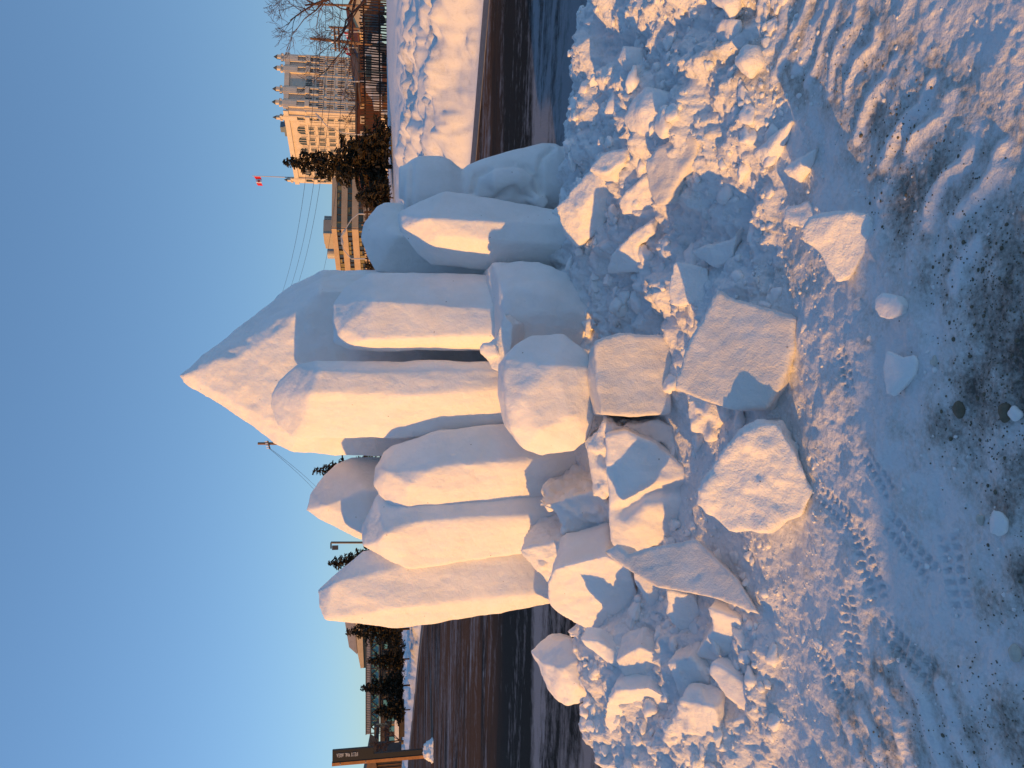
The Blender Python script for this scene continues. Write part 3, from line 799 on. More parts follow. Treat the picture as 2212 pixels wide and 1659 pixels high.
# ------------------------------------------------------------------ carved snow figure on the right
def figure():
    Yc = 5.95
    k = Yc / F
    bm = bmesh.new()
    def loft(sections, segs=28):
        rings = []
        for (u0, u1, v, dpt, yc) in sections:
            a = P(u0, v, Yc + yc); b = P(u1, v, Yc + yc)
            c = (a + b) / 2; rx = (b.x - a.x) / 2
            ring = []
            for i in range(segs):
                t = 2 * PI * i / segs
                cx, cy = math.cos(t), math.sin(t)
                e = .75
                ring.append(bm.verts.new(c + Vector((rx * math.copysign(abs(cx) ** e, cx), dpt * math.copysign(abs(cy) ** e, cy), 0))))
            rings.append(ring)
        for a, b in zip(rings, rings[1:]):
            for i in range(segs):
                bm.faces.new((a[i], a[(i + 1) % segs], b[(i + 1) % segs], b[i]))
        bm.faces.new(rings[0]); bm.faces.new(rings[-1][::-1])
    loft([(1232, 1297, 862, .14, .0), (1232, 1298, 876, .15, 0)])                                     # hat crown
    loft([(1205, 1298, 874, .17, 0), (1200, 1310, 888, .18, 0), (1196, 1317, 905, .20, 0), (1196, 1318, 950, .21, 0), (1200, 1311, 968, .20, 0), (1206, 1298, 985, .17, 0), (1210, 1289, 996, .15, 0), (1212, 1287, 1008, .14, 0)])
    loft([(1205, 1287, 996, .15, 0), (1203, 1298, 1008, .18, 0), (1200, 1312, 1045, .22, 0), (1198, 1328, 1098, .25, 0), (1196, 1343, 1165, .27, 0), (1196, 1342, 1192, .27, 0), (1196, 1332, 1204, .26, 0)])
    loft([(1198, 1334, 1198, .25, 0), (1215, 1341, 1225, .26, .02), (1235, 1339, 1260, .26, .02), (1240, 1336, 1320, .26, .02)])
    # bent arm in relief: shoulder, elbow, hand
    tube(bm, [P(1262, 1035, Yc - .12), P(1270, 1070, Yc - .19), P(1274, 1115, Yc - .20), P(1264, 1148, Yc - .20)], [.08, .12, .12, .09], 16)
    tube(bm, [P(1238, 1140, Yc - .2), P(1225, 1165, Yc - .24), P(1212, 1178, Yc - .24)], [.05, .06, .05], 12)
    Yg = Yc - .27
    G1 = [P(u, v, Yg) for u, v in ((1250, 1024), (1287, 1032), (1303, 1068), (1307, 1110), (1299, 1139), (1278, 1160), (1250, 1163))]
    G2 = [P(u, v, Yg) for u, v in ((1228, 1030), (1230, 1068), (1248, 1098), (1251, 1112), (1239, 1124), (1236, 1145))]
    G3 = [P(u, v, Yg) for u, v in ((1345, 1198), (1322, 1172), (1295, 1165), (1242, 1170))]
    G4 = [P(u, v, Yg) for u, v in ((1200, 890), (1318, 890))]
    GR = (Yc + .05, [(G1, .022, .040), (G2, .022, .035), (G3, .02, .03), (G4, .012, .012)])
    snow_obj('snow_figure', bm, 'shaded carved snow figure with a flat cap, round head and one bent arm', 'snow sculpture', vox=.014, sm=4, amp=.004, seed=91, carve=GR)
figure()

# ------------------------------------------------------------------ fine rubble
def rubble():
    shapes = []
    for lev in (1, 2, 3):
        for k in range(4):
            bm = bmesh.new()
            bmesh.ops.create_icosphere(bm, subdivisions=lev, radius=1)
            co = np.array([v.co[:] for v in bm.verts]); fc = np.array([[v.index for v in f.verts] for f in bm.faces])
            bm.free()
            d = 1 + .38 * fbm(co + k * 9.1, 1.2, 3, k + lev * 10)
            co = co * d[:, None] * np.array([1, .70 + .1 * k, .5 + .08 * k])
            # one or two flat cuts
            for c in range(2):
                nn = rng.normal(size=3); nn /= np.linalg.norm(nn)
                t = co @ nn
                co = co - np.outer(np.maximum(0, t - .55), nn)
            shapes.append((lev, co, fc))
    V, Fc, off = [], [], 0
    n = 0
    def put(x, y, r):
        nonlocal off
        lev = 1 if r < .009 else (2 if r < .03 else 3)
        lev_, co, fc = random.choice([s for s in shapes if s[0] == lev])
        a = random.uniform(0, 2 * PI); b = random.uniform(-.6, .6)
        R = np.array(Matrix.Rotation(a, 3, 'Z') @ Matrix.Rotation(b, 3, 'X'))
        z = Z[0]
        c = (co * r) @ R.T + np.array([x, y, z + r * random.uniform(-.25, .2)])
        V.append(c); Fc.append(fc + off); off += len(c)
    # candidate positions
    K = 13000
    u = rng.uniform(-60, 1720, K); v = 1240 + 960 * rng.uniform(0, 1, K) ** 1.1
    xs, ys = [], []
    for a, b in zip(u, v):
        p = Pg(a, b, .12 if b < 1650 else 0)
        xs.append(p.x); ys.append(p.y)
    xs = np.array(xs); ys = np.array(ys)
    zs = hfield(xs, ys, False)
    q = np.stack([xs, ys, xs * 0], 1)
    cl = fbm(q, 1.6, 3, 201)
    for i in range(K):
        x, y, z = xs[i], ys[i], zs[i]
        on = z > .03
        if y > 6.2: continue
        dens = .40 if on else (.30 if 1640 < v[i] < 1780 else .06)
        dens *= (.35 + 1.3 * max(0, .5 + cl[i])) * (1.5 if x > .9 and on else 1)
        for (dx_, dy_, rr_, am_) in DIRTW:
            if am_ > .7 and (x - dx_) ** 2 + (y - dy_) ** 2 < rr_ ** 2: dens *= .35
        if random.random() > dens: continue
        r = .0045 * (1 / max(.02, random.random())) ** (.62 if on else .42)
        r = min(r, .05 if on else .010)
        if not on and v[i] > 1780 and random.random() < .6: continue
        Z[0] = z
        put(x, y, r)
        n += 1
    for (x0, x1, y0, y1, cnt, r0, r1) in ((.35, 2.6, 3.0, 5.4, 230, .018, .085), (-2.2, -.8, 3.2, 4.7, 340, .015, .065), (-1.0, .5, 3.1, 4.9, 200, .012, .05), (-2.0, 2.4, 2.7, 3.4, 160, .012, .035)):
        XX = rng.uniform(x0, x1, cnt); YY = rng.uniform(y0, y1, cnt); ZZ = hfield(XX, YY, False)
        for i in range(cnt):
            x = XX[i]; y = YY[i]
            Z[0] = ZZ[i]
            if x1 > 2 and y0 > 2.9 and x > 1.9 and random.random() < .5: continue
            Z[0] -= .012
            put(x, y, r0 + (r1 - r0) * random.random() ** 2.2)
    me = me_from('snow_rubble', np.concatenate(V), np.concatenate(Fc))
    o = link('snow_rubble', me, M['snow'], smooth=True)
    tag(o, 'loose crumbs and small lumps of snow scattered over the pile and ground', 'snow rubble', kind='stuff')
Z = [0]
rubble()
def grit():
    bm = bmesh.new()
    bmesh.ops.create_icosphere(bm, subdivisions=1, radius=1)
    co = np.array([v.co[:] for v in bm.verts]); fc = np.array([[v.index for v in f.verts] for f in bm.faces]); bm.free()
    V, Fc, off = [], [], 0
    for (dx, dy, rr, am) in DIRTW:
        for i in range(int(260 * am * (rr / .2) ** 2)):
            x = dx + random.gauss(0, rr * .6); y = dy + random.gauss(0, rr * .6)
            r = random.uniform(.0012, .0032) * (1 if random.random() < .93 else 2.2)
            s = np.array([random.uniform(.7, 1.3), random.uniform(.7, 1.3), random.uniform(.5, .9)])
            V.append(co * s * r + np.array([x, y, 0])); Fc.append(fc + off); off += len(co)
    V = np.concatenate(V)
    k = len(co)
    cen = V.reshape(-1, k, 3).mean(1)
    z = hfield(cen[:, 0].copy(), cen[:, 1].copy())
    V[:, 2] += np.repeat(z, k) + .0006
    o = link('grit', me_from('grit', V, np.concatenate(Fc)), M['pebble'], smooth=True)
    tag(o, 'dark road grit sprinkled over the trodden snow in the foreground', 'grit', kind='stuff')
grit()
#BACKGROUND
# ------------------------------------------------------------------ background
def zat(v, Y):
    d = ray(W2, v)
    return CAM.z + d.z / d.y * Y
def xat(u, v, Y):
    return P(u, v, Y).x
class Fac:
    """a wall frame: s runs along the wall, d is outward, z up"""
    def __init__(s, o, a, b=None):
        s.o = Vector((o[0], o[1], 0)); e = Vector((a[0] - o[0], a[1] - o[1], 0)); s.L = e.length
        s.a = e.normalized(); s.n = Vector((s.a.y, -s.a.x, 0))
        if s.n.dot(s.o) > 0: s.n = -s.n          # outward = towards the camera
    def box(s, bm, s0, s1, d0, d1, z0, z1):
        pts = []
        for ss in (s0, s1):
            for d in (d0, d1):
                for z in (z0, z1):
                    pts.append(bm.verts.new(s.o + s.a * ss + s.n * d + Vector((0, 0, z))))
        for f in ((0, 1, 3, 2), (4, 6, 7, 5), (0, 4, 5, 1), (2, 3, 7, 6), (0, 2, 6, 4), (1, 5, 7, 3)):
            bm.faces.new([pts[i] for i in f])
    def poly(s, bm, pts, d0, d1):
        a = [bm.verts.new(s.o + s.a * p + s.n * d0 + Vector((0, 0, z))) for p, z in pts]
        b = [bm.verts.new(s.o + s.a * p + s.n * d1 + Vector((0, 0, z))) for p, z in pts]
        k = len(a)
        bm.faces.new(a); bm.faces.new(b[::-1])
        for i in range(k): bm.faces.new((a[i], b[i], b[(i + 1) % k], a[(i + 1) % k]))
def tower():
    C = (P(1408, 850, 200).x, 200); Lp = (P(1256, 850, 224).x, 224); Rp = (P(1528, 850, 204).x, 204)
    t = empty('hotel_tower', (C[0], C[1], 0), 'tall pale stone hotel with carved turrets along its roof and rows of windows', 'building')
    A = Fac(C, Lp); B = Fac(C, Rp)
    zt = zat(612, 200)
    bm = bmesh.new()
    far = Vector((Lp[0], Lp[1], 0)) + Vector((Rp[0] - C[0], Rp[1] - C[1], 0))
    q = [Vector((*C, 0)), Vector((*Lp, 0)), far, Vector((*Rp, 0))]
    lo = [bm.verts.new(p) for p in q]; hi = [bm.verts.new(p + Vector((0, 0, zt - .6))) for p in q]
    bm.faces.new(hi)
    for i in range(4): bm.faces.new((lo[i], lo[(i + 1) % 4], hi[(i + 1) % 4], hi[i]))
    bm_obj('wall', bm, M['stone'], t)
    bm = bmesh.new()
    A.box(bm, -.3, A.L + .1, .02, .5, zt - 1.2, zt); B.box(bm, .5, B.L + .1, .02, .5, zt - 1.2, zt)
    A.box(bm, 0, A.L, .02, .22, zt - 5.6, zt - 5.3); 
    bm_obj('parapet', bm, M['stone2'], t)
    rows = [(zat(658.7, 200), zat(673.6, 200)), (zat(682.5, 200), zat(696.6, 200)), (zat(705.6, 200), zat(720, 200)), (zat(728.7, 200), zat(743.5, 200)), (zat(751.7, 200), zat(766.6, 200)), (9.4, 7.6), (6.4, 4.6)]
    def window(F, s, wd, z1, z0):
        bm = bmesh.new(); F.box(bm, s - wd / 2, s + wd / 2, .03, .10, z0, z1)
        wn = bm_obj('window', bm, M['glass'], t)
        bm = bmesh.new(); F.box(bm, s - wd / 2 - .12, s + wd / 2 + .12, .03, .28, z0 - .22, z0 - .01)
        F.box(bm, s - .05, s + .05, .10, .17, z0, z1)
        F.box(bm, s - wd / 2 - .12, s - wd / 2, .03, .2, z0, z1 + .1); F.box(bm, s + wd / 2, s + wd / 2 + .12, .03, .2, z0, z1 + .1)
        bm_obj('sill', bm, M['stone2'], t)
    k = A.L / 1030.0
    cols = [(100, 1.2), (215, .95), (275, .95), (365, .95), (425, .95), (515, .95), (575, .95), (665, .95), (725, .95), (815, .95), (870, .95), (962, 1.2)]
    for z1, z0 in rows:
        for y, wd in cols:
            window(A, y * k, wd, z1, z0)
    # arched top lights
    for y, wd in ((100, 1.3), (245, 2.6), (395, 2.6), (545, 2.6), (695, 2.6), (842, 2.6), (962, 1.3)):
        s = y * k; zb, zu = zat(653.5, 200), zat(636, 200)
        bm = bmesh.new()
        A.poly(bm, [(s - wd / 2, zb), (s + wd / 2, zb)] + [(s + wd / 2 * math.cos(a), zb + (zu - zb) * (.55 + .45 * math.sin(a))) for a in [i * PI / 8 for i in range(9)]], .03, .1)
        aw = bm_obj('arched_window', bm, M['glass'], t)
        bm = bmesh.new()
        for j in ((-.5, -.17, .17, .5) if wd > 2 else (-.5, .5)):
            A.box(bm, s + j * wd - .07, s + j * wd + .07, .1, .24, zb - .1, zb + (zu - zb) * (.62 if abs(j) > .3 else .95))
        bm_obj('mullion', bm, M['stone2'], aw)
        bm = bmesh.new()
        A.box(bm, s - wd / 2 - .5, s - wd / 2 - .25, .02, .16, 4, zb + 1.2); A.box(bm, s + wd / 2 + .25, s + wd / 2 + .5, .02, .16, 4, zb + 1.2)
        bm_obj('pilaster', bm, M['stone2'], t)
    kb = B.L / 810.0
    for y in (80, 170, 280, 380, 430, 580, 650, 740):
        for z1, z0 in rows:
            window(B, y * kb, 1.0, z1, z0)
    def turret(F, s, big=1.0):
        bm = bmesh.new()
        F.box(bm, s - 1.0 * big, s - .65 * big, .02, .55, zt - 8.5, zt + .2)
        F.box(bm, s + .65 * big, s + 1.0 * big, .02, .55, zt - 8.5, zt + .2)
        F.box(bm, s - .64 * big, s + .64 * big, .02, .6, zt - 3.2, zt + .9)
        F.box(bm, s - .45 * big, s + .45 * big, .1, .9, zt + .9, zt + 1.9)
        for dx in (-.8, .8):
            F.box(bm, s + dx * big - .22, s + dx * big + .22, .1, .8, zt + .4, zt + 1.0)
        for j in (-1, 1):
            F.box(bm, s + j * 1.25 * big - .16, s + j * 1.25 * big + .16, .02, .18, 4, zt - 5)
        # small balcony
        F.box(bm, s - .9, s + .9, .02, .9, zt - 6.3, zt - 5.2)
        tr = bm_obj('turret', bm, M['stone2'], t)
        bm = bmesh.new()
        c = F.o + F.a * s + F.n * .5
        bmesh.ops.create_cone(bm, cap_ends=True, segments=8, radius1=.62 * big, radius2=.05, depth=.9, matrix=Matrix.Translation(c + Vector((0, 0, zt + 2.36))))
        bm_obj('finial', bm, M['slate'], tr)
    for y in (95, 280, 580, 740): turret(B, y * kb)
    turret(A, 75 * k, .8); turret(A, 965 * k, .8)
    # flagpole on the far left corner
    bp = A.o + A.a * (965 * k) - A.n * .4
    zp0, zp1 = zt + 1, zat(545, bp.y)
    bm = bmesh.new(); tube(bm, [bp + Vector((0, 0, zp0 - 1)), bp + Vector((0, 0, zp1))], [.16, .08], 6)
    bm_obj('flagpole', bm, M['metal'], t)
    # rooftop plant
    bm = bmesh.new(); A.box(bm, 7.0, 10.5, -4, -1.5, zt - .6, zt + .9); A.box(bm, 7.8, 9.6, -4, -2, zt + .9, zt + 1.9)
    bm_obj('roof_plant', bm, M['slateblue'], t)
    # flag: hangs from the pole, a thing of its own
    ff = empty('flag', (bp.x, bp.y, zp1 - 2.8), 'red and white maple leaf flag flying above the stone hotel', 'flag')
    hz = zp1 - .4; H = 1.75; Lg = 3.0
    def fp(s, t_):    # s along fly 0..1, t down 0..1 ; drooping fly
        return Vector((bp.x - .15 - s * Lg * .82, bp.y + .25 * math.sin(s * 7), hz - t_ * H * (1 - .25 * s) - s * 1.15 - .15 * math.sin(s * 6)))
    def strip(s0, s1, mat, nm):
        bm = bmesh.new(); n = 5
        g = [[bm.verts.new(fp(s0 + (s1 - s0) * i / n, j / 4)) for j in range(5)] for i in range(n + 1)]
        for i in range(n):
            for j in range(4): bm.faces.new((g[i][j], g[i + 1][j], g[i + 1][j + 1], g[i][j + 1]))
        return bm_obj(nm, bm, mat, ff)
    strip(0, .27, M['red'], 'red_band'); strip(.27, .75, M['white'], 'white_field'); strip(.75, 1, M['red'], 'red_band')
    leaf = [(0, -.42), (.08, -.25), (.2, -.3), (.16, -.08), (.34, -.14), (.42, .02), (.26, .2), (.05, .22), (.03, .42), (-.03, .42), (-.05, .22), (-.26, .2), (-.42, .02), (-.34, -.14), (-.16, -.08), (-.2, -.3), (-.08, -.25)]
    bm = bmesh.new(); bm.faces.new([bm.verts.new(fp(.51 + x * .42, .5 + y * .85) + Vector((.0, -.04, 0))) for x, y in leaf])
    bm_obj('maple_leaf', bm, M['red'], ff)
tower()

def office():
    C = (P(1162, 850, 120).x, 120.0); Lp = (P(1060, 850, 131.5).x, 131.5); Rp = (P(1270, 850, 121.6).x, 121.6)
    t = empty('office_block', (C[0], C[1], 0), 'low tan office block with long bands of windows and a ribbed rooftop box', 'building')
    A = Fac(C, Lp); B = Fac(C, Rp)
    bm = bmesh.new()
    for F in (A, B):
        F.box(bm, 0.001 if F is B else 0, F.L, -3, -.25, 0, zat(718, 120))
    bm_obj('core', bm, M['glassdark'], t)
    bands = [(716, 727), (737, 750), (760, 774), (785, 797), (808, 850)]
    for b0, b1 in bands:
        bm = bmesh.new()
        A.box(bm, -.02, A.L, -.3, .12, zat(b1, 120), zat(b0, 120)); B.box(bm, .14, B.L, -.3, .10, zat(b1, 120), zat(b0, 120))
        bm_obj('concrete_band', bm, M['concrete'], t)
    wb = [(727, 737), (750, 760), (774, 785), (797, 808)]
    random.seed(5)
    for b0, b1 in wb:
        bm = bmesh.new()
        for F in (A, B):
            n = int(F.L / 1.15)
            for i in range(n):
                F.box(bm, i * F.L / n - .05, i * F.L / n + .05, -.25, -.1, zat(b1, 120), zat(b0, 120))
        bm_obj('mullion', bm, M['darkmetal'], t)
        for F in (A, B):
            n = int(F.L / 1.15)
            for i in range(n):
                if random.random() < (.65 if F is A else .25):
                    bm = bmesh.new()
                    z0, z1 = zat(b1, 120), zat(b0, 120)
                    F.box(bm, i * F.L / n + .06, (i + 1) * F.L / n - .06, -.24, -.2, z0 if random.random() < .6 else (z0 + z1) / 2, z1)
                    bm_obj('blind', bm, M['blind'], t)
    # penthouse
    zr = zat(716, 120)
    bm = bmesh.new()
    p0 = P(1154, 700, 126); p1 = P(1193, 700, 128); p2 = P(1122, 700, 131)
    FA = Fac((p0.x, p0.y), (p2.x, p2.y)); FB = Fac((p0.x, p0.y), (p1.x, p1.y))
    zt = zat(698, 126)
    FA.box(bm, 0, FA.L, -2.5, 0, zr - 1, zt); FB.box(bm, .01, FB.L, -2.4, -.01, zr - 1, zt - .02)
    ph = bm_obj('penthouse', bm, M['ribbed'], t)
    bm = bmesh.new()
    for i in range(9):
        FB.box(bm, FB.L * i / 9 + .05, FB.L * i / 9 + .15, 0, .08, zr - .3, zt - .05)
    bm_obj('rib', bm, M['metal'], ph)
    bm = bmesh.new(); q0 = P(1112, 700, 133)
    bmesh.ops.create_cone(bm, cap_ends=True, segments=20, radius1=.9, radius2=.9, depth=1.7, matrix=Matrix.Translation((q0.x, q0.y, zat(708, 133) - .85)))
    bm_obj('vent_drum', bm, M['metal'], t)
office()

# ---- fences
def fence(pts, h, label, gap=.16, seed=1):
    """pts: list of (x, y, zbase)"""
    random.seed(seed)
    t = empty('picket_fence', pts[0], label, 'fence')
    bmp = bmesh.new(); bmr = bmesh.new()
    for (a, b) in zip(pts, pts[1:]):
        a = Vector(a); b = Vector(b); d = b - a; n = int(d.length / gap)
        dn = Vector((d.x, d.y, 0)).normalized()
        rot = Matrix.Rotation(math.atan2(d.y, d.x), 3, 'Z')
        for i in range(n):
            p = a + d * ((i + random.uniform(-.2, .2)) / n)
            hh = h * random.uniform(.93, 1.03)
            tilt = Matrix.Rotation(random.gauss(0, .05), 3, 'Y')
            box(bmp, p + Vector((0, 0, hh / 2)), (gap * .56, .03, hh), rot @ tilt)
        for zz in (.3, .85):
            box(bmr, (a + b) / 2 + Vector((0, .05, h * zz)), (d.length, .05, .09), rot)
    bm_obj('picket_panel', bmp, M['fencewood'], t)
    bm_obj('rail', bmr, M['fencewood'], t)
    for (a, b) in zip(pts, pts[1:]):
        a = Vector(a); b = Vector(b); n = max(1, int((b - a).length / 3.2))
        for i in range(n):
            p = a.lerp(b, i / n)
            bm = bmesh.new(); tube(bm, [p + Vector((0, -.08, -.2)), p + Vector((0, -.08, h + .1))], .055, 6)
            bm_obj('post', bm, M['wood'], t)
def fz(u, v, Y):
    p = P(u, v, Y); return (p.x, p.y, p.z)
fence([fz(1710, 837, 42), fz(1500, 838, 43.5), fz(1300, 840, 45), fz(1050, 842, 48)], (838 - 779) / F * 43, 'dark leaning picket fence beyond the snowbank at the right', .135)
fence([fz(460, 868, 60), fz(300, 868, 60), fz(120, 869, 60)], 1.1, 'low dark picket fence under the spruces at the left', .2, 3)
# ---- background ground-level clutter right: brown shed row, houses
def gable_house(name, u0, u1, ve, vr, vb, Y, wm, rm, label, cat='house', depth=8, win=True):
    a = P(u0, vb, Y); b = P(u1, vb, Y)
    t = empty(name, ((a.x + b.x) / 2, Y, a.z), label, cat)
    zb, ze, zr = zat(vb, Y), zat(ve, Y), zat(vr, Y)
    bm = bmesh.new(); c = (a.x + b.x) / 2
    f = [bm.verts.new(p) for p in ((a.x, Y, zb - 1), (b.x, Y, zb - 1), (b.x, Y, ze), (c, Y, zr), (a.x, Y, ze))]
    g = [bm.verts.new(v.co + Vector((0, depth, 0))) for v in f]
    bm.faces.new(f); bm.faces.new(g[::-1])
    for i in range(5): bm.faces.new((f[i], g[i], g[(i + 1) % 5], f[(i + 1) % 5]))
    bm_obj('wall', bm, wm, t)
    bm = bmesh.new()
    for s, e in ((a.x - .3, -1), (b.x + .3, 1)):
        dz = (zr - ze) / (b.x - c) * .3
        q = [Vector((s, Y - .3, ze - dz + .06)), Vector((c, Y - .3, zr + .06)), Vector((c, Y + depth + .3, zr + .06)), Vector((s, Y + depth + .3, ze - dz + .06))]
        lo = [bm.verts.new(p) for p in q]; hi = [bm.verts.new(p + Vector((0, 0, .18))) for p in q]
        bm.faces.new(lo); bm.faces.new(hi[::-1])
        for i in range(4): bm.faces.new((lo[i], hi[i], hi[(i + 1) % 4], lo[(i + 1) % 4]))
    bm_obj('roof', bm, rm, t)
    if win:
        for k in (.28, .68):
            x = a.x + (b.x - a.x) * k; wd = (b.x - a.x) * .1
            bm = bmesh.new(); box(bm, (x, Y - .04, (zb + ze) / 2), (wd * 1.3, .1, (ze - zb) * .5)); wf = bm_obj('window', bm, M['white'], t)
            bm = bmesh.new(); box(bm, (x, Y - .1, (zb + ze) / 2), (wd, .06, (ze - zb) * .4)); bm_obj('pane', bm, M['glassdark'], wf)
gable_house('house', 1520, 1595, 778, 757, 800, 95, M['slateblue'], M['darkbeam'], 'small grey blue gabled house behind the fence at the right')
gable_house('house', 1588, 1680, 774, 752, 800, 90, M['cream'], M['brownwall'], 'cream house with a brown roof at the far right behind the bare tree')
def flat_building(name, u0, u1, v0, v1, Y, mat, label, cat='building', depth=6, wins=0, wmat='glassdark'):
    a = P(u0, v1, Y); b = P(u1, v1, Y)
    t = empty(name, ((a.x + b.x) / 2, Y, a.z), label, cat)
    z0, z1 = zat(v1, Y) - 1, zat(v0, Y)
    bm = bmesh.new(); box(bm, ((a.x + b.x) / 2, Y + depth / 2, (z0 + z1) / 2), (b.x - a.x, depth, z1 - z0)); bm_obj('wall', bm, mat, t)
    bm = bmesh.new(); box(bm, ((a.x + b.x) / 2, Y + depth / 2, z1 + .09), (b.x - a.x + .4, depth + .4, .18)); bm_obj('roof', bm, M['darkbeam'], t)
    for i in range(wins):
        x = a.x + (b.x - a.x) * (i + .5) / wins; wd = (b.x - a.x) / wins * .5
        bm = bmesh.new(); box(bm, (x, Y - .03, z1 - (z1 - z0 - 1) * .42), (wd, .08, (z1 - z0 - 1) * .35)); bm_obj('window', bm, M[wmat], t)
    return t
flat_building('shop', 1285, 1480, 771, 800, 85, M['brownwall'], 'long low rust brown shed in front of the stone hotel', 'building', 8, 6, 'cream')
flat_building('garage', 1470, 1560, 777, 815, 80, M['brick'], 'low brick outbuilding behind the fence beside the utility pole', 'building', 6, 4)
flat_building('green_pavilion', 1500, 1560, 762, 790, 140, M['slateblue'], 'distant green roofed pavilion at the right foot of the stone hotel', 'building', 8, 4, 'cream')
# dark parked vehicles seen through the pickets
def car(u, v, Y, label, mat, s=1.0):
    c = P(u, v, Y)
    t = empty('parked_car', (c.x, c.y, c.z), label, 'car', 'cars parked behind the fence')
    bm = bmesh.new()
    prof = [(-2.2, .3), (-2.2, .85), (-1.5, .95), (-.9, 1.45), (.8, 1.5), (1.5, 1.0), (2.2, .9), (2.2, .3)]
    f = [bm.verts.new((c.x + x * s, c.y - .85, c.z + z * s)) for x, z in prof]; g = [bm.verts.new((c.x + x * s, c.y + .85, c.z + z * s)) for x, z in prof]
    bm.faces.new(f); bm.faces.new(g[::-1])
    for i in range(8): bm.faces.new((f[i], g[i], g[(i + 1) % 8], f[(i + 1) % 8]))
    bm_obj('body', bm, mat, t)
    for x in (-1.35, 1.35):
        for y in (-.8, .8):
            bm = bmesh.new(); bmesh.ops.create_cone(bm, cap_ends=True, segments=16, radius1=.34 * s, radius2=.34 * s, depth=.22, matrix=Matrix.Translation((c.x + x * s, c.y + y, c.z + .34 * s)) @ Matrix.Rotation(PI / 2, 4, 'X'))
            bm_obj('wheel', bm, M['darkmetal'], t)
    bm = bmesh.new(); box(bm, (c.x - .05, c.y - .87, c.z + 1.15 * s), (1.6 * s, .04, .35 * s)); bm_obj('side_window', bm, M['glass'], t)
car(1500, 835, 52, 'pale parked car seen through the fence pickets behind the lamp pole', M['metal'])
car(1585, 832, 54, 'dark parked car seen through the pickets at the right', M['darkmetal'])

# ---- trees
def quads_mesh(name, C, A, B, mat, parent):
    V = np.stack([C - A - B, C + A - B, C + A + B, C - A + B], 1).reshape(-1, 3)
    Fq = np.arange(len(V)).reshape(-1, 4)
    me = me_from(name, V, Fq)
    return link(name, me, M[mat], parent)
def spruce(u, vtop, vbase, Y, halfw, label, seed, dens=1.0, zb=None, narrow=1.0):
    """halfw in px at the base"""
    rg = np.random.default_rng(seed); random.seed(seed)
    top = P(u, vtop, Y); bs = P(u, vbase, Y)
    H = top.z - bs.z; R = halfw / F * Y
    t = empty('spruce_tree', (bs.x, bs.y, bs.z), label, 'tree', 'dark spruces behind the snow')
    bm = bmesh.new(); tube(bm, [bs - Vector((0, 0, .5)), bs + Vector((0, 0, H * .5)), bs + Vector((0, 0, H * .97))], [.022 * H, .014 * H, .01], 8)
    bw = bmesh.new()
    Cs, As, Bs = [], [], []
    lev = 0.06
    nlev = int(26 * dens)
    for i in range(nlev):
        f = i / nlev
        z = H * (.05 + .93 * f)
        Rl = R * (1 - f) ** .95 * random.uniform(.55, 1.2) + .10
        nb = max(4, int(9 * (1 - f * .5)))
        ph = random.uniform(0, 6.28)
        for b in range(nb):
            a = ph + b * 2 * PI / nb + random.uniform(-.3, .3)
            ln = Rl * random.uniform(.45, 1.1)
            dr = random.uniform(.05, .35)
            dirx, diry = math.cos(a), math.sin(a)
            n = max(4, int(ln / .11 * 3.0 * (1 if random.random() > .12 else .25)))
            tt = rg.uniform(.12, 1, n) ** .7
            px = dirx * ln * tt; py = diry * ln * tt
            pz = z - dr * ln * tt + .18 * ln * tt ** 3 + rg.normal(0, .03, n)
            spread = .05 * ln * (1.1 - tt) + .035
            px = px + rg.normal(0, 1, n) * spread; py = py + rg.normal(0, 1, n) * spread
            pz = pz - np.abs(rg.normal(0, .06, n)) * (.6 + .3 * ln)
            Cs.append(np.stack([bs.x + px, bs.y + py, bs.z + pz], 1))
            sz = rg.uniform(.05, .13, n) * (H / 8) ** .3
            d1 = np.stack([dirx + rg.normal(0, .6, n), diry + rg.normal(0, .6, n), rg.normal(-.3, .5, n)], 1); d1 /= np.linalg.norm(d1, axis=1)[:, None]
            d2 = np.cross(d1, rg.normal(size=(n, 3))); d2 /= np.linalg.norm(d2, axis=1)[:, None]
            As.append(d1 * sz[:, None] * 1.3); Bs.append(d2 * sz[:, None] * .42)
            if Y < 50 and ln > .5:
                p0 = Vector((bs.x, bs.y, bs.z + z)); p1 = p0 + Vector((dirx * ln * .85, diry * ln * .85, -dr * ln * .85 + .1 * ln))
                tube(bm, [p0, p1], [.03, .008], 4)
    bm_obj('trunk', bm, M['bark'], t)
    quads_mesh('crown', np.concatenate(Cs), np.concatenate(As), np.concatenate(Bs), 'needle', t)
spruce(1299, 603, 838, 40, 85, 'tallest ragged spruce in front of the stone hotel', 1, 1.5)
spruce(1345, 745, 838, 39, 60, 'short dense spruce at the right foot of the tallest one', 2)
spruce(1232, 765, 838, 39, 55, 'low bushy spruce left of the tallest one', 3)
spruce(1085, 785, 840, 46, 20, 'small conifer against the office block behind the rounded crystal', 4, .8)
spruce(645, 668, 868, 52, 60, 'spruce peeping out between the peak and the low pointed crystal', 5, 1.2)
spruce(448, 702, 868, 50, 68, 'spruce with a lamp pole beside it, seen between column tops', 6, 1.2)
spruce(300, 742, 868, 50, 62, 'spruce directly left of the leftmost snow column', 7, 1.1)
spruce(178, 776, 869, 50, 42, 'rounded spruce in front of the long glazed hall', 8, 1.2)
spruce(125, 806, 869, 49, 38, 'smaller spruce near the concrete frame at the left', 9, 1.1)
spruce(235, 790, 869, 53, 40, 'dark spruce filling the gap below the pale roof', 10, 1.1)
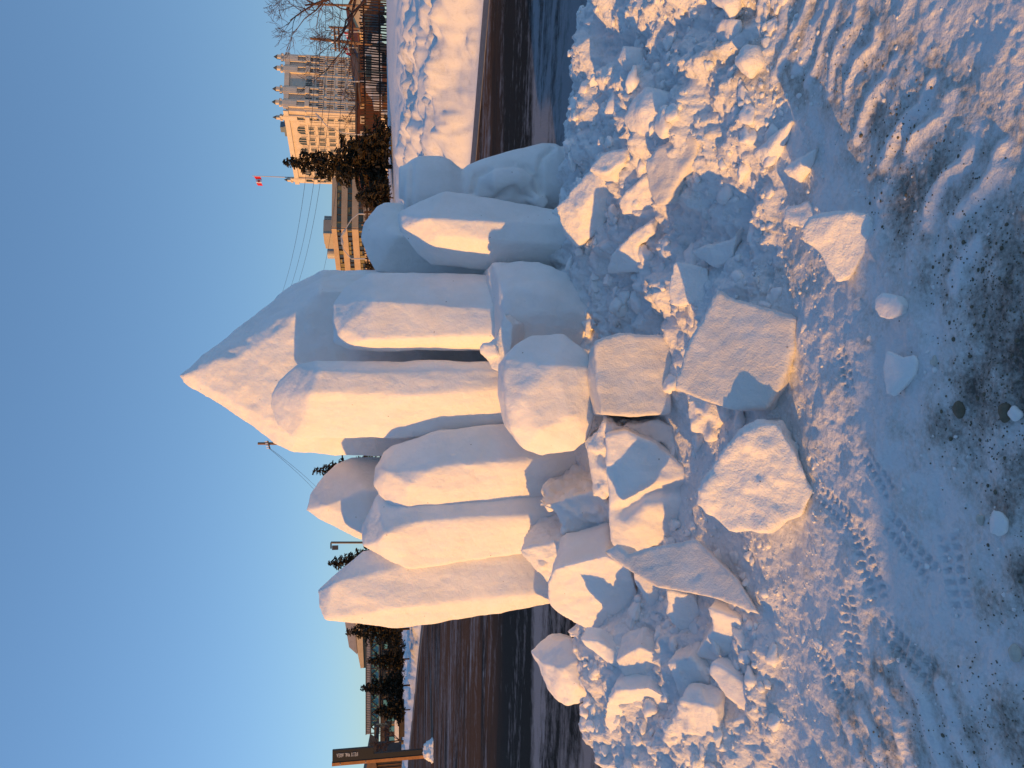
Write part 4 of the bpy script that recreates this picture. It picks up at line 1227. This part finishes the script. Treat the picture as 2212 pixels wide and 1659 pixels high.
def bare_tree(base, H, R, label, seed, lean=(0, 0), name='bare_tree', depth=6, r0=.16):
    random.seed(seed)
    base = Vector(base)
    t = empty(name, base, label, 'tree')
    bt = bmesh.new(); bb = bmesh.new()
    def grow(p, d, ln, r, lv):
        bm = bt if lv == 0 else bb
        n = 4
        pts = [p]
        for i in range(n):
            d = (d + Vector((random.gauss(0, .13), random.gauss(0, .13), random.gauss(.03, .08)))).normalized()
            pts.append(pts[-1] + d * ln / n)
        tube(bm, pts, [max(.007, r * (1 - .45 * i / n)) for i in range(n + 1)], 5 if lv < 3 else 3)
        if lv >= depth: return
        k = 3 if lv < 4 else 3
        for i in range(k + (1 if lv < 2 else 0)):
            j = random.randint(2, n) if lv else random.randint(1, n)
            ax = Vector((random.gauss(0, 1), random.gauss(0, 1), random.gauss(0, .4))).normalized()
            nd = (d * random.uniform(.5, 1.1) + ax * random.uniform(.45, .9)).normalized()
            nd.z = max(nd.z, -.25)
            grow(pts[j], nd, ln * random.uniform(.58, .8), r * .55, lv + 1)
    grow(base, Vector((lean[0], lean[1], 1)).normalized(), H * .33, r0, 0)
    bm_obj('trunk', bt, M['bark'], t); bm_obj('branches', bb, M['twig'], t)
bare_tree(P(1690, 838, 40), 10.0, 3, 'big leafless tree reaching in from the right edge against the sky', 11, (-.12, 0), r0=.15)
bare_tree(P(1440, 800, 70), 4.4, 2, 'small leafless tree in front of the stone hotel', 12, depth=5, r0=.08)
bare_tree(P(1245, 838, 46), 2.6, 2, 'thin leafless shrub in front of the office block', 13, depth=5, r0=.05)
bare_tree(P(58, 872, 45), 2.6, 2, 'leafless bush behind the black sign at the left', 14, depth=5, r0=.05)

# ---- poles, lamps, cables
def upole(u0, v0, u1, v1, Y, arms, label, r=.11):
    a = P(u0, v0, Y); b = P(u1, v1, Y)
    t = empty('utility_pole', (b.x, b.y, b.z), label, 'utility pole')
    bm = bmesh.new(); tube(bm, [b - Vector((0, 0, .3)), a], [r, r * .7], 8); bm_obj('pole', bm, M['wood'], t)
    for (ua, va, ub, vb) in arms:
        bm = bmesh.new(); tube(bm, [P(ua, va, Y - .15), P(ub, vb, Y - .15)], .06, 4); ar = bm_obj('crossarm', bm, M['wood'], t)
        bm = bmesh.new()
        for k in (.1, .35, .65, .9):
            p = P(ua, va, Y - .15).lerp(P(ub, vb, Y - .15), k); tube(bm, [p, p + Vector((0, 0, .22))], .035, 5)
        bm_obj('insulator', bm, M['white'], ar)
    return t
upole(1576, 670, 1559, 838, 46, [(1602, 722, 1549, 725), (1600, 731, 1549, 733)], 'leaning wooden utility pole with two crossarms beside the leafless tree')
upole(1601, 710, 1596, 800, 70, [], 'shorter wooden pole right of the one with crossarms')
upole(1650, 675, 1646, 800, 60, [], 'wooden pole at the right edge behind the leafless branches')
upole(701, 557, 700, 760, 60, [(707, 578, 689, 583)], 'wooden pole top poking out left of the great snow peak', .14)
def wire(pts, label, r=.022):
    t = bmesh.new(); a, b = pts[0], pts[-1]
    q = []
    for i in range(21):
        k = i / 20; p = a.lerp(b, k); p = p - Vector((0, 0, 4 * k * (1 - k) * (a - b).length * .012)); q.append(p)
    tube(t, q, r, 4)
    o = bm_obj('overhead_cable', t, M['wire'], origin=None)
    tag(o, label, 'cable', 'overhead cables')
for i, ((ua, va), (ub, vb)) in enumerate([((1576, 685), (1000, 600)), ((1590, 712), (1000, 614)), ((1600, 727), (1000, 628)), ((1549, 738), (1010, 680))]):
    wire([P(ua, va, 46), P(ub, vb, 120)], ['topmost thin cable crossing behind the stone hotel to the peak', 'second highest thin cable running left to the peak', 'third thin cable running left to the peak', 'lowest thin cable dipping to the office block roof'][i], .016)
for i, (vb) in enumerate((676, 690)):
    wire([P(692, 579 + i * 2, 60), P(560 + i * 10, 710 + i * 4, 95)], ['cable sloping down left from the pole beside the peak', 'lower of the two cables left of the great peak'][i], .016)
for i, v in enumerate((668, 676, 684, 700)):
    wire([P(1576, 690 + i * 12, 46), P(1720, v + 10 + i * 12, 40)], ['upper cable', 'second cable', 'third cable', 'lowest cable'][i] + ' running right from the pole through the leafless branches', .012)
def lamp(u, vb, vt, arm, Y, label, curved=False):
    b = P(u, vb, Y); a = P(u, vt, Y)
    t = empty('street_lamp', (b.x, b.y, b.z), label, 'street lamp', 'street lamps in the distance')
    bm = bmesh.new(); tube(bm, [b - Vector((0, 0, .3)), a], [.09, .06], 8); bm_obj('pole', bm, M['metal'], t)
    bm = bmesh.new(); pts = [P(x, y, Y) for x, y in [(u, vt)] + arm]; tube(bm, pts, .045, 6); ar = bm_obj('arm', bm, M['metal'], t)
    bm = bmesh.new(); e = pts[-1]; d = (pts[-1] - pts[-2]).normalized(); 
    tube(bm, [e, e + d * .25, e + d * .8], [.07, .13, .06], 8); bm_obj('lamp_head', bm, M['metal'], t)
lamp(1483, 800, 759, [(1466, 743), (1458, 742)], 75, 'grey street lamp with a kinked arm before the brown shed')
lamp(1368, 800, 775, [(1372, 740), (1388, 705), (1399, 695)], 70, 'street lamp with a curved arm in front of the sunlit hotel wall')
lamp(1197, 820, 774, [(1186, 760), (1172, 751), (1163, 746)], 70, 'street lamp in front of the shaded side of the office block')
lamp(1100, 820, 759, [(1104, 755), (1121, 741), (1129, 740)], 75, 'street lamp in front of the sunlit side of the office block')
def floodlight():
    Y = 48; b = P(487, 868, Y); a = P(487, 715, Y)
    t = empty('street_lamp', (b.x, b.y, b.z), 'dark lamp post with a box head among the spruces at left', 'street lamp', 'street lamps in the distance')
    bm = bmesh.new(); tube(bm, [b, a], .07, 6); bm_obj('pole', bm, M['darkmetal'], t)
    bm = bmesh.new(); tube(bm, [a, P(474, 715, Y)], .05, 6); bm_obj('arm', bm, M['darkmetal'], t)
    bm = bmesh.new(); p = P(476, 724, Y); box(bm, p, (.24, .2, .36)); bm_obj('lamp_head', bm, M['darkmetal'], t)
floodlight()
# two small maple-leaf flags near the pole
for (u, v, lab) in ((1590, 742, 'tiny red and white flag on a pole nearer the right edge'), (1556, 741, 'tiny red and white flag between the house and the utility pole')):
    Y = 85; p = P(u, v, Y); b = P(u, 790, Y)
    t = empty('small_flag', (b.x, b.y, b.z), lab, 'flag', 'small flags by the houses')
    bm = bmesh.new(); tube(bm, [b, p + Vector((0, 0, .15))], .05, 5); bm_obj('flagpole', bm, M['metal'], t)
    for k, (s0, s1, mt) in enumerate(((0, .28, 'red'), (.28, .7, 'white'), (.7, 1, 'red'))):
        bm = bmesh.new()
        q = [p + Vector((-s * .75, 0, -t_ * .42 - s * .4)) for s, t_ in ((s0, 0), (s1, 0), (s1, 1), (s0, 1))]
        bm.faces.new([bm.verts.new(x) for x in q]); bm_obj('red_band' if mt == 'red' else 'white_field', bm, M[mt], t)

# ---- left background
def sloped():
    Y = 130
    t = empty('pale_hall', (P(260, 800, Y).x, Y, zat(800, Y)), 'pale building with a sloping grey roof above the spruces at left', 'building')
    bm = bmesh.new(); a = [(340, 742), (309, 746), (261, 754), (245, 772), (340, 764)]
    f = [P(u, v, Y) for u, v in a]; V0 = [bm.verts.new(p) for p in f]; V1 = [bm.verts.new(p + Vector((0, 12, 0))) for p in f]
    bm.faces.new(V0); bm.faces.new(V1[::-1])
    for i in range(5): bm.faces.new((V0[i], V1[i], V1[(i + 1) % 5], V0[(i + 1) % 5]))
    bm_obj('roof', bm, M['greyroof'], t)
    bm = bmesh.new(); a = [(340, 765), (245, 773), (215, 779), (217, 786), (340, 781)]
    f = [P(u, v, Y - .4) for u, v in a]; V0 = [bm.verts.new(p) for p in f]; V1 = [bm.verts.new(p + Vector((0, 12, 0))) for p in f]
    bm.faces.new(V0); bm.faces.new(V1[::-1])
    for i in range(5): bm.faces.new((V0[i], V1[i], V1[(i + 1) % 5], V0[(i + 1) % 5]))
    bm_obj('fascia', bm, M['cream'], t)
    bm = bmesh.new(); a = P(219, 840, Y); b = P(345, 840, Y); box(bm, ((a.x + b.x) / 2, Y + 5, (zat(784, Y) + zat(850, Y)) / 2), (b.x - a.x, 10, zat(784, Y) - zat(850, Y))); bm_obj('wall', bm, M['glass'], t)
sloped()
def hall():
    Y = 100
    t = empty('glazed_hall', (P(170, 860, Y).x, Y, zat(860, Y)), 'long low station hall with a ribbed metal roof over trussed glass', 'building')
    x0, x1 = P(77, 800, Y).x, P(300, 800, Y).x
    bm = bmesh.new(); box(bm, ((x0 + x1) / 2, Y + 5, (zat(801, Y) + zat(790, Y)) / 2), (x1 - x0, 11, zat(790, Y) - zat(801, Y))); r = bm_obj('roof', bm, M['ribbed'], t)
    bm = bmesh.new()
    n = 60
    for i in range(n):
        x = x0 + (x1 - x0) * (i + .5) / n; box(bm, (x, Y - .55, zat(796.5, Y)), ((x1 - x0) / n * .45, .1, zat(792.5, Y) - zat(800.5, Y)))
    bm_obj('rib', bm, M['greyroof'], r)
    bm = bmesh.new(); box(bm, ((x0 + x1) / 2, Y - .58, zat(791, Y)), (x1 - x0, .15, .12)); box(bm, ((x0 + x1) / 2, Y - .58, zat(801, Y)), (x1 - x0, .15, .14)); box(bm, ((x0 + x1) / 2, Y - .58, zat(819, Y)), (x1 - x0, .15, .14)); bm_obj('eaves_beam', bm, M['darkmetal'], t)
    bm = bmesh.new(); box(bm, ((x0 + x1) / 2 + .3, Y + 2, (zat(801, Y) + zat(819, Y)) / 2), (x1 - x0 - 1, 4, zat(801, Y) - zat(819, Y))); bm_obj('glass_band', bm, M['teal'], t)
    bm = bmesh.new()
    za, zb_ = zat(802, Y), zat(818, Y); n = 8
    for i in range(n):
        a = x0 + (x1 - x0) * i / n; b = x0 + (x1 - x0) * (i + 1) / n
        tube(bm, [Vector((a, Y - .3, zb_)), Vector(((a + b) / 2, Y - .3, za))], .09, 4); tube(bm, [Vector(((a + b) / 2, Y - .3, za)), Vector((b, Y - .3, zb_))], .09, 4)
        tube(bm, [Vector((a, Y - .3, zb_)), Vector((a, Y - .3, za))], .08, 4)
    bm_obj('truss', bm, M['darkmetal'], t)
    bm = bmesh.new(); box(bm, ((x0 + x1) / 2 + 1, Y + 3, (zat(819, Y) + zat(862, Y)) / 2), (x1 - x0 - 2, 4, zat(819, Y) - zat(862, Y))); bm_obj('wall', bm, M['darkbeam'], t)
    for i in range(9):
        x = x0 + 1.5 + (x1 - x0 - 2) * i / 9; bm = bmesh.new(); box(bm, (x + .5, Y + .95, zat(830 + (i % 3) * 4, Y)), (.8, .12, .7)); bm_obj('window', bm, M['teal'] if i % 2 else M['glassdark'], t)
hall()
flat_building('long_dark_building', 8, 120, 824, 872, 112, M['darkbeam'], 'long dark low building seen behind the timber frame', 'building', 8, 5, 'teal')
def frame():
    Y = 70
    t = empty('timber_frame', (P(65, 868, Y).x, Y, zat(868, Y)), 'open timber and concrete frame of three stacked beams behind the sign', 'structure')
    for i, (v0, v1) in enumerate(((808, 818), (831, 841), (852, 862))):
        a, b = P(48, v0, Y).x, P(88, v0, Y).x
        bm = bmesh.new(); box(bm, ((a + b) / 2, Y + .6, (zat(v0, Y) + zat(v1, Y)) / 2), (b - a, 1.2, zat(v0, Y) - zat(v1, Y))); be = bm_obj('beam', bm, M['darkbeam'], t)
        bm = bmesh.new(); box(bm, (a + .04, Y - .03, (zat(v0, Y) + zat(v1, Y)) / 2), (.3, .08, zat(v0, Y) - zat(v1, Y) - .02)); bm_obj('end_cap', bm, M['ochrebeam'], be)
    for u in (47, 89):
        bm = bmesh.new(); x = P(u, 840, Y).x; box(bm, (x, Y + .5, (zat(812, Y) + zat(872, Y)) / 2), (.16, .3, zat(812, Y) - zat(872, Y))); bm_obj('post', bm, M['ochrebeam'], t)
    bm = bmesh.new(); tube(bm, [P(50, 812, Y - .5), P(42, 828, Y - .5), P(22, 842, Y - .5)], [.35, .3, .2], 6); bm_obj('brace', bm, M['ochrebeam'], t)
frame()
def lodge():
    Y = 60
    t = empty('dark_lodge', (P(5, 868, Y).x, Y, zat(868, Y)), 'dark building with a sloping brown roof at the left edge behind the sign', 'building')
    bm = bmesh.new(); a = [(24, 796), (-60, 780), (-60, 808), (-5, 815), (12, 812)]
    f = [P(u, v, Y - .6) for u, v in a]; V0 = [bm.verts.new(p) for p in f]; V1 = [bm.verts.new(p + Vector((0, 4, 0))) for p in f]
    bm.faces.new(V0); bm.faces.new(V1[::-1])
    for i in range(5): bm.faces.new((V0[i], V1[i], V1[(i + 1) % 5], V0[(i + 1) % 5]))
    bm_obj('roof', bm, M['wood'], t)
    a = P(-60, 840, Y).x; b = P(14, 840, Y).x
    bm = bmesh.new(); box(bm, ((a + b) / 2, Y + 2, (zat(812, Y) + zat(868, Y)) / 2), (b - a, 3, zat(812, Y) - zat(868, Y))); bm_obj('wall', bm, M['darkbeam'], t)
    for u in (13, 6, -2):
        bm = bmesh.new(); x = P(u, 840, Y).x; tube(bm, [Vector((x, Y - .3, zat(813, Y))), Vector((x, Y - .3, zat(866, Y)))], .07, 6); bm_obj('post', bm, M['brick'], t)
lodge()
def shelter():
    Y = 56
    t = empty('low_shed', (P(88, 872, Y).x, Y, zat(872, Y)), 'low shed with a snow covered flat roof below the timber frame', 'shed')
    a = P(66, 860, Y).x; b = P(112, 860, Y).x
    bm = bmesh.new(); box(bm, ((a + b) / 2, Y + 1.5, (zat(861, Y) + zat(874, Y)) / 2), (b - a, 3, zat(861, Y) - zat(874, Y))); bm_obj('wall', bm, M['darkbeam'], t)
    bm = bmesh.new(); box(bm, ((a + b) / 2, Y + 1.5, zat(860, Y) + .1), (b - a + .5, 3.4, .3)); bm_obj('roof_snow', bm, M['snow_rough'], t)
shelter()
# ---- the sign
def letters():
    G = {'F': [[(0, 0), (0, 1)], [(0, 1), (.6, 1)], [(0, .52), (.5, .52)]], 'E': [[(0, 0), (0, 1)], [(0, 1), (.6, 1)], [(0, .52), (.5, .52)], [(0, 0), (.6, 0)]],
         'S': [[(.6, .85), (.45, 1), (.15, 1), (0, .85), (0, .65), (.15, .52), (.45, .48), (.6, .35), (.6, .15), (.45, 0), (.15, 0), (0, .15)]],
         'T': [[(.3, 0), (.3, 1)], [(0, 1), (.6, 1)]], 'V': [[(0, 1), (.32, 0), (.64, 1)]], 'A': [[(0, 0), (.32, 1), (.64, 0)], [(.12, .32), (.52, .32)]],
         'L': [[(0, 1), (0, 0)], [(0, 0), (.55, 0)]], 'R': [[(0, 0), (0, 1)], [(0, 1), (.42, 1), (.58, .85), (.58, .65), (.42, .5), (0, .5)], [(.3, .5), (.62, 0)]]}
    return G
def sign():
    Y = 33.0
    t = empty('wayfinding_sign', tuple(P(27, 917, Y)), 'tall black sign with a wooden edge reading FEST VAL AREA sideways', 'sign')
    lo = P(24, 917, Y); z0 = lo.z - .1; z1 = zat(718, Y); zm = zat(807, Y)
    def X(u): return P(u, 800, Y).x
    # slight lean: the post leans to the right towards its foot in the photo
    sh = P(38, 917, Y).x - P(18, 718, Y).x
    def q(bm, xa, xb, ya, yb, za, zb):
        vs = []
        for x in (xa, xb):
            for y in (ya, yb):
                for z in (za, zb): vs.append(bm.verts.new((x + (z1 - z) * .012, y, z)))
        for f in ((0, 1, 3, 2), (4, 6, 7, 5), (0, 4, 5, 1), (2, 3, 7, 6), (0, 2, 6, 4), (1, 5, 7, 3)): bm.faces.new([vs[i] for i in f])
    bm = bmesh.new(); q(bm, X(17), X(43), Y, Y + .14, zm, z1); q(bm, X(17), X(29), Y, Y + .14, z0, zm - .001); bm_obj('panel', bm, M['signblack'], t)
    bm = bmesh.new(); q(bm, X(10), X(17) - .004, Y - .02, Y + .16, z0, z1 + .02); bm_obj('wood_edge', bm, M['signwood'], t)
    G = letters(); bm = bmesh.new()
    # text reads upwards: its baseline faces right, letter tops face left
    x_base, x_top = X(35.5), X(28.5); hL = x_base - x_top
    z = zat(772.5, Y); total = zat(727, Y) - z
    txt = 'FEST VAL AREA'; adv = total / sum(.55 if c == ' ' else .9 for c in txt)
    r = hL * .12
    for c in txt:
        if c != ' ':
            for st in G[c]:
                for (a, b), (c2, d2) in zip(st, st[1:]):
                    A = Vector((x_base - b * hL, 0, z + a * adv)); B = Vector((x_base - d2 * hL, 0, z + c2 * adv))
                    A.x += (z1 - A.z) * .012; B.x += (z1 - B.z) * .012
                    dd = (B - A); ln = dd.length; ang = math.atan2(dd.z, dd.x)
                    box(bm, ((A.x + B.x) / 2, Y - .012, (A.z + B.z) / 2), (ln + r, .012, r * 1.5), Matrix.Rotation(-ang, 3, 'Y'))
        z += adv * (.55 if c == ' ' else .9)
    bm_obj('lettering', bm, M['letter'], t)
    for v in (735, 790):
        bm = bmesh.new(); box(bm, (X(13) + .01 + (z1 - zat(v, Y)) * .012, Y - .03, zat(v, Y)), (.04, .02, .04)); bm_obj('bolt', bm, M['metal'], t)
sign()
c = P(38, 925, 32)
bm = hull([P(62, 935, 31.6), P(14, 938, 31.6), P(20, 920, 32), P(40, 914, 32.3), P(60, 925, 32), P(62, 940, 31.3), P(10, 945, 31.2), P(30, 918, 32.8), P(60, 935, 33.3), P(12, 938, 33.3)])
snow_obj('snow_heap', bm, 'small heap of ploughed snow at the foot of the black sign', 'snow heap', vox=.05, sm=3, amp=.07, lump=.06, seed=99, mat='snow_rough')
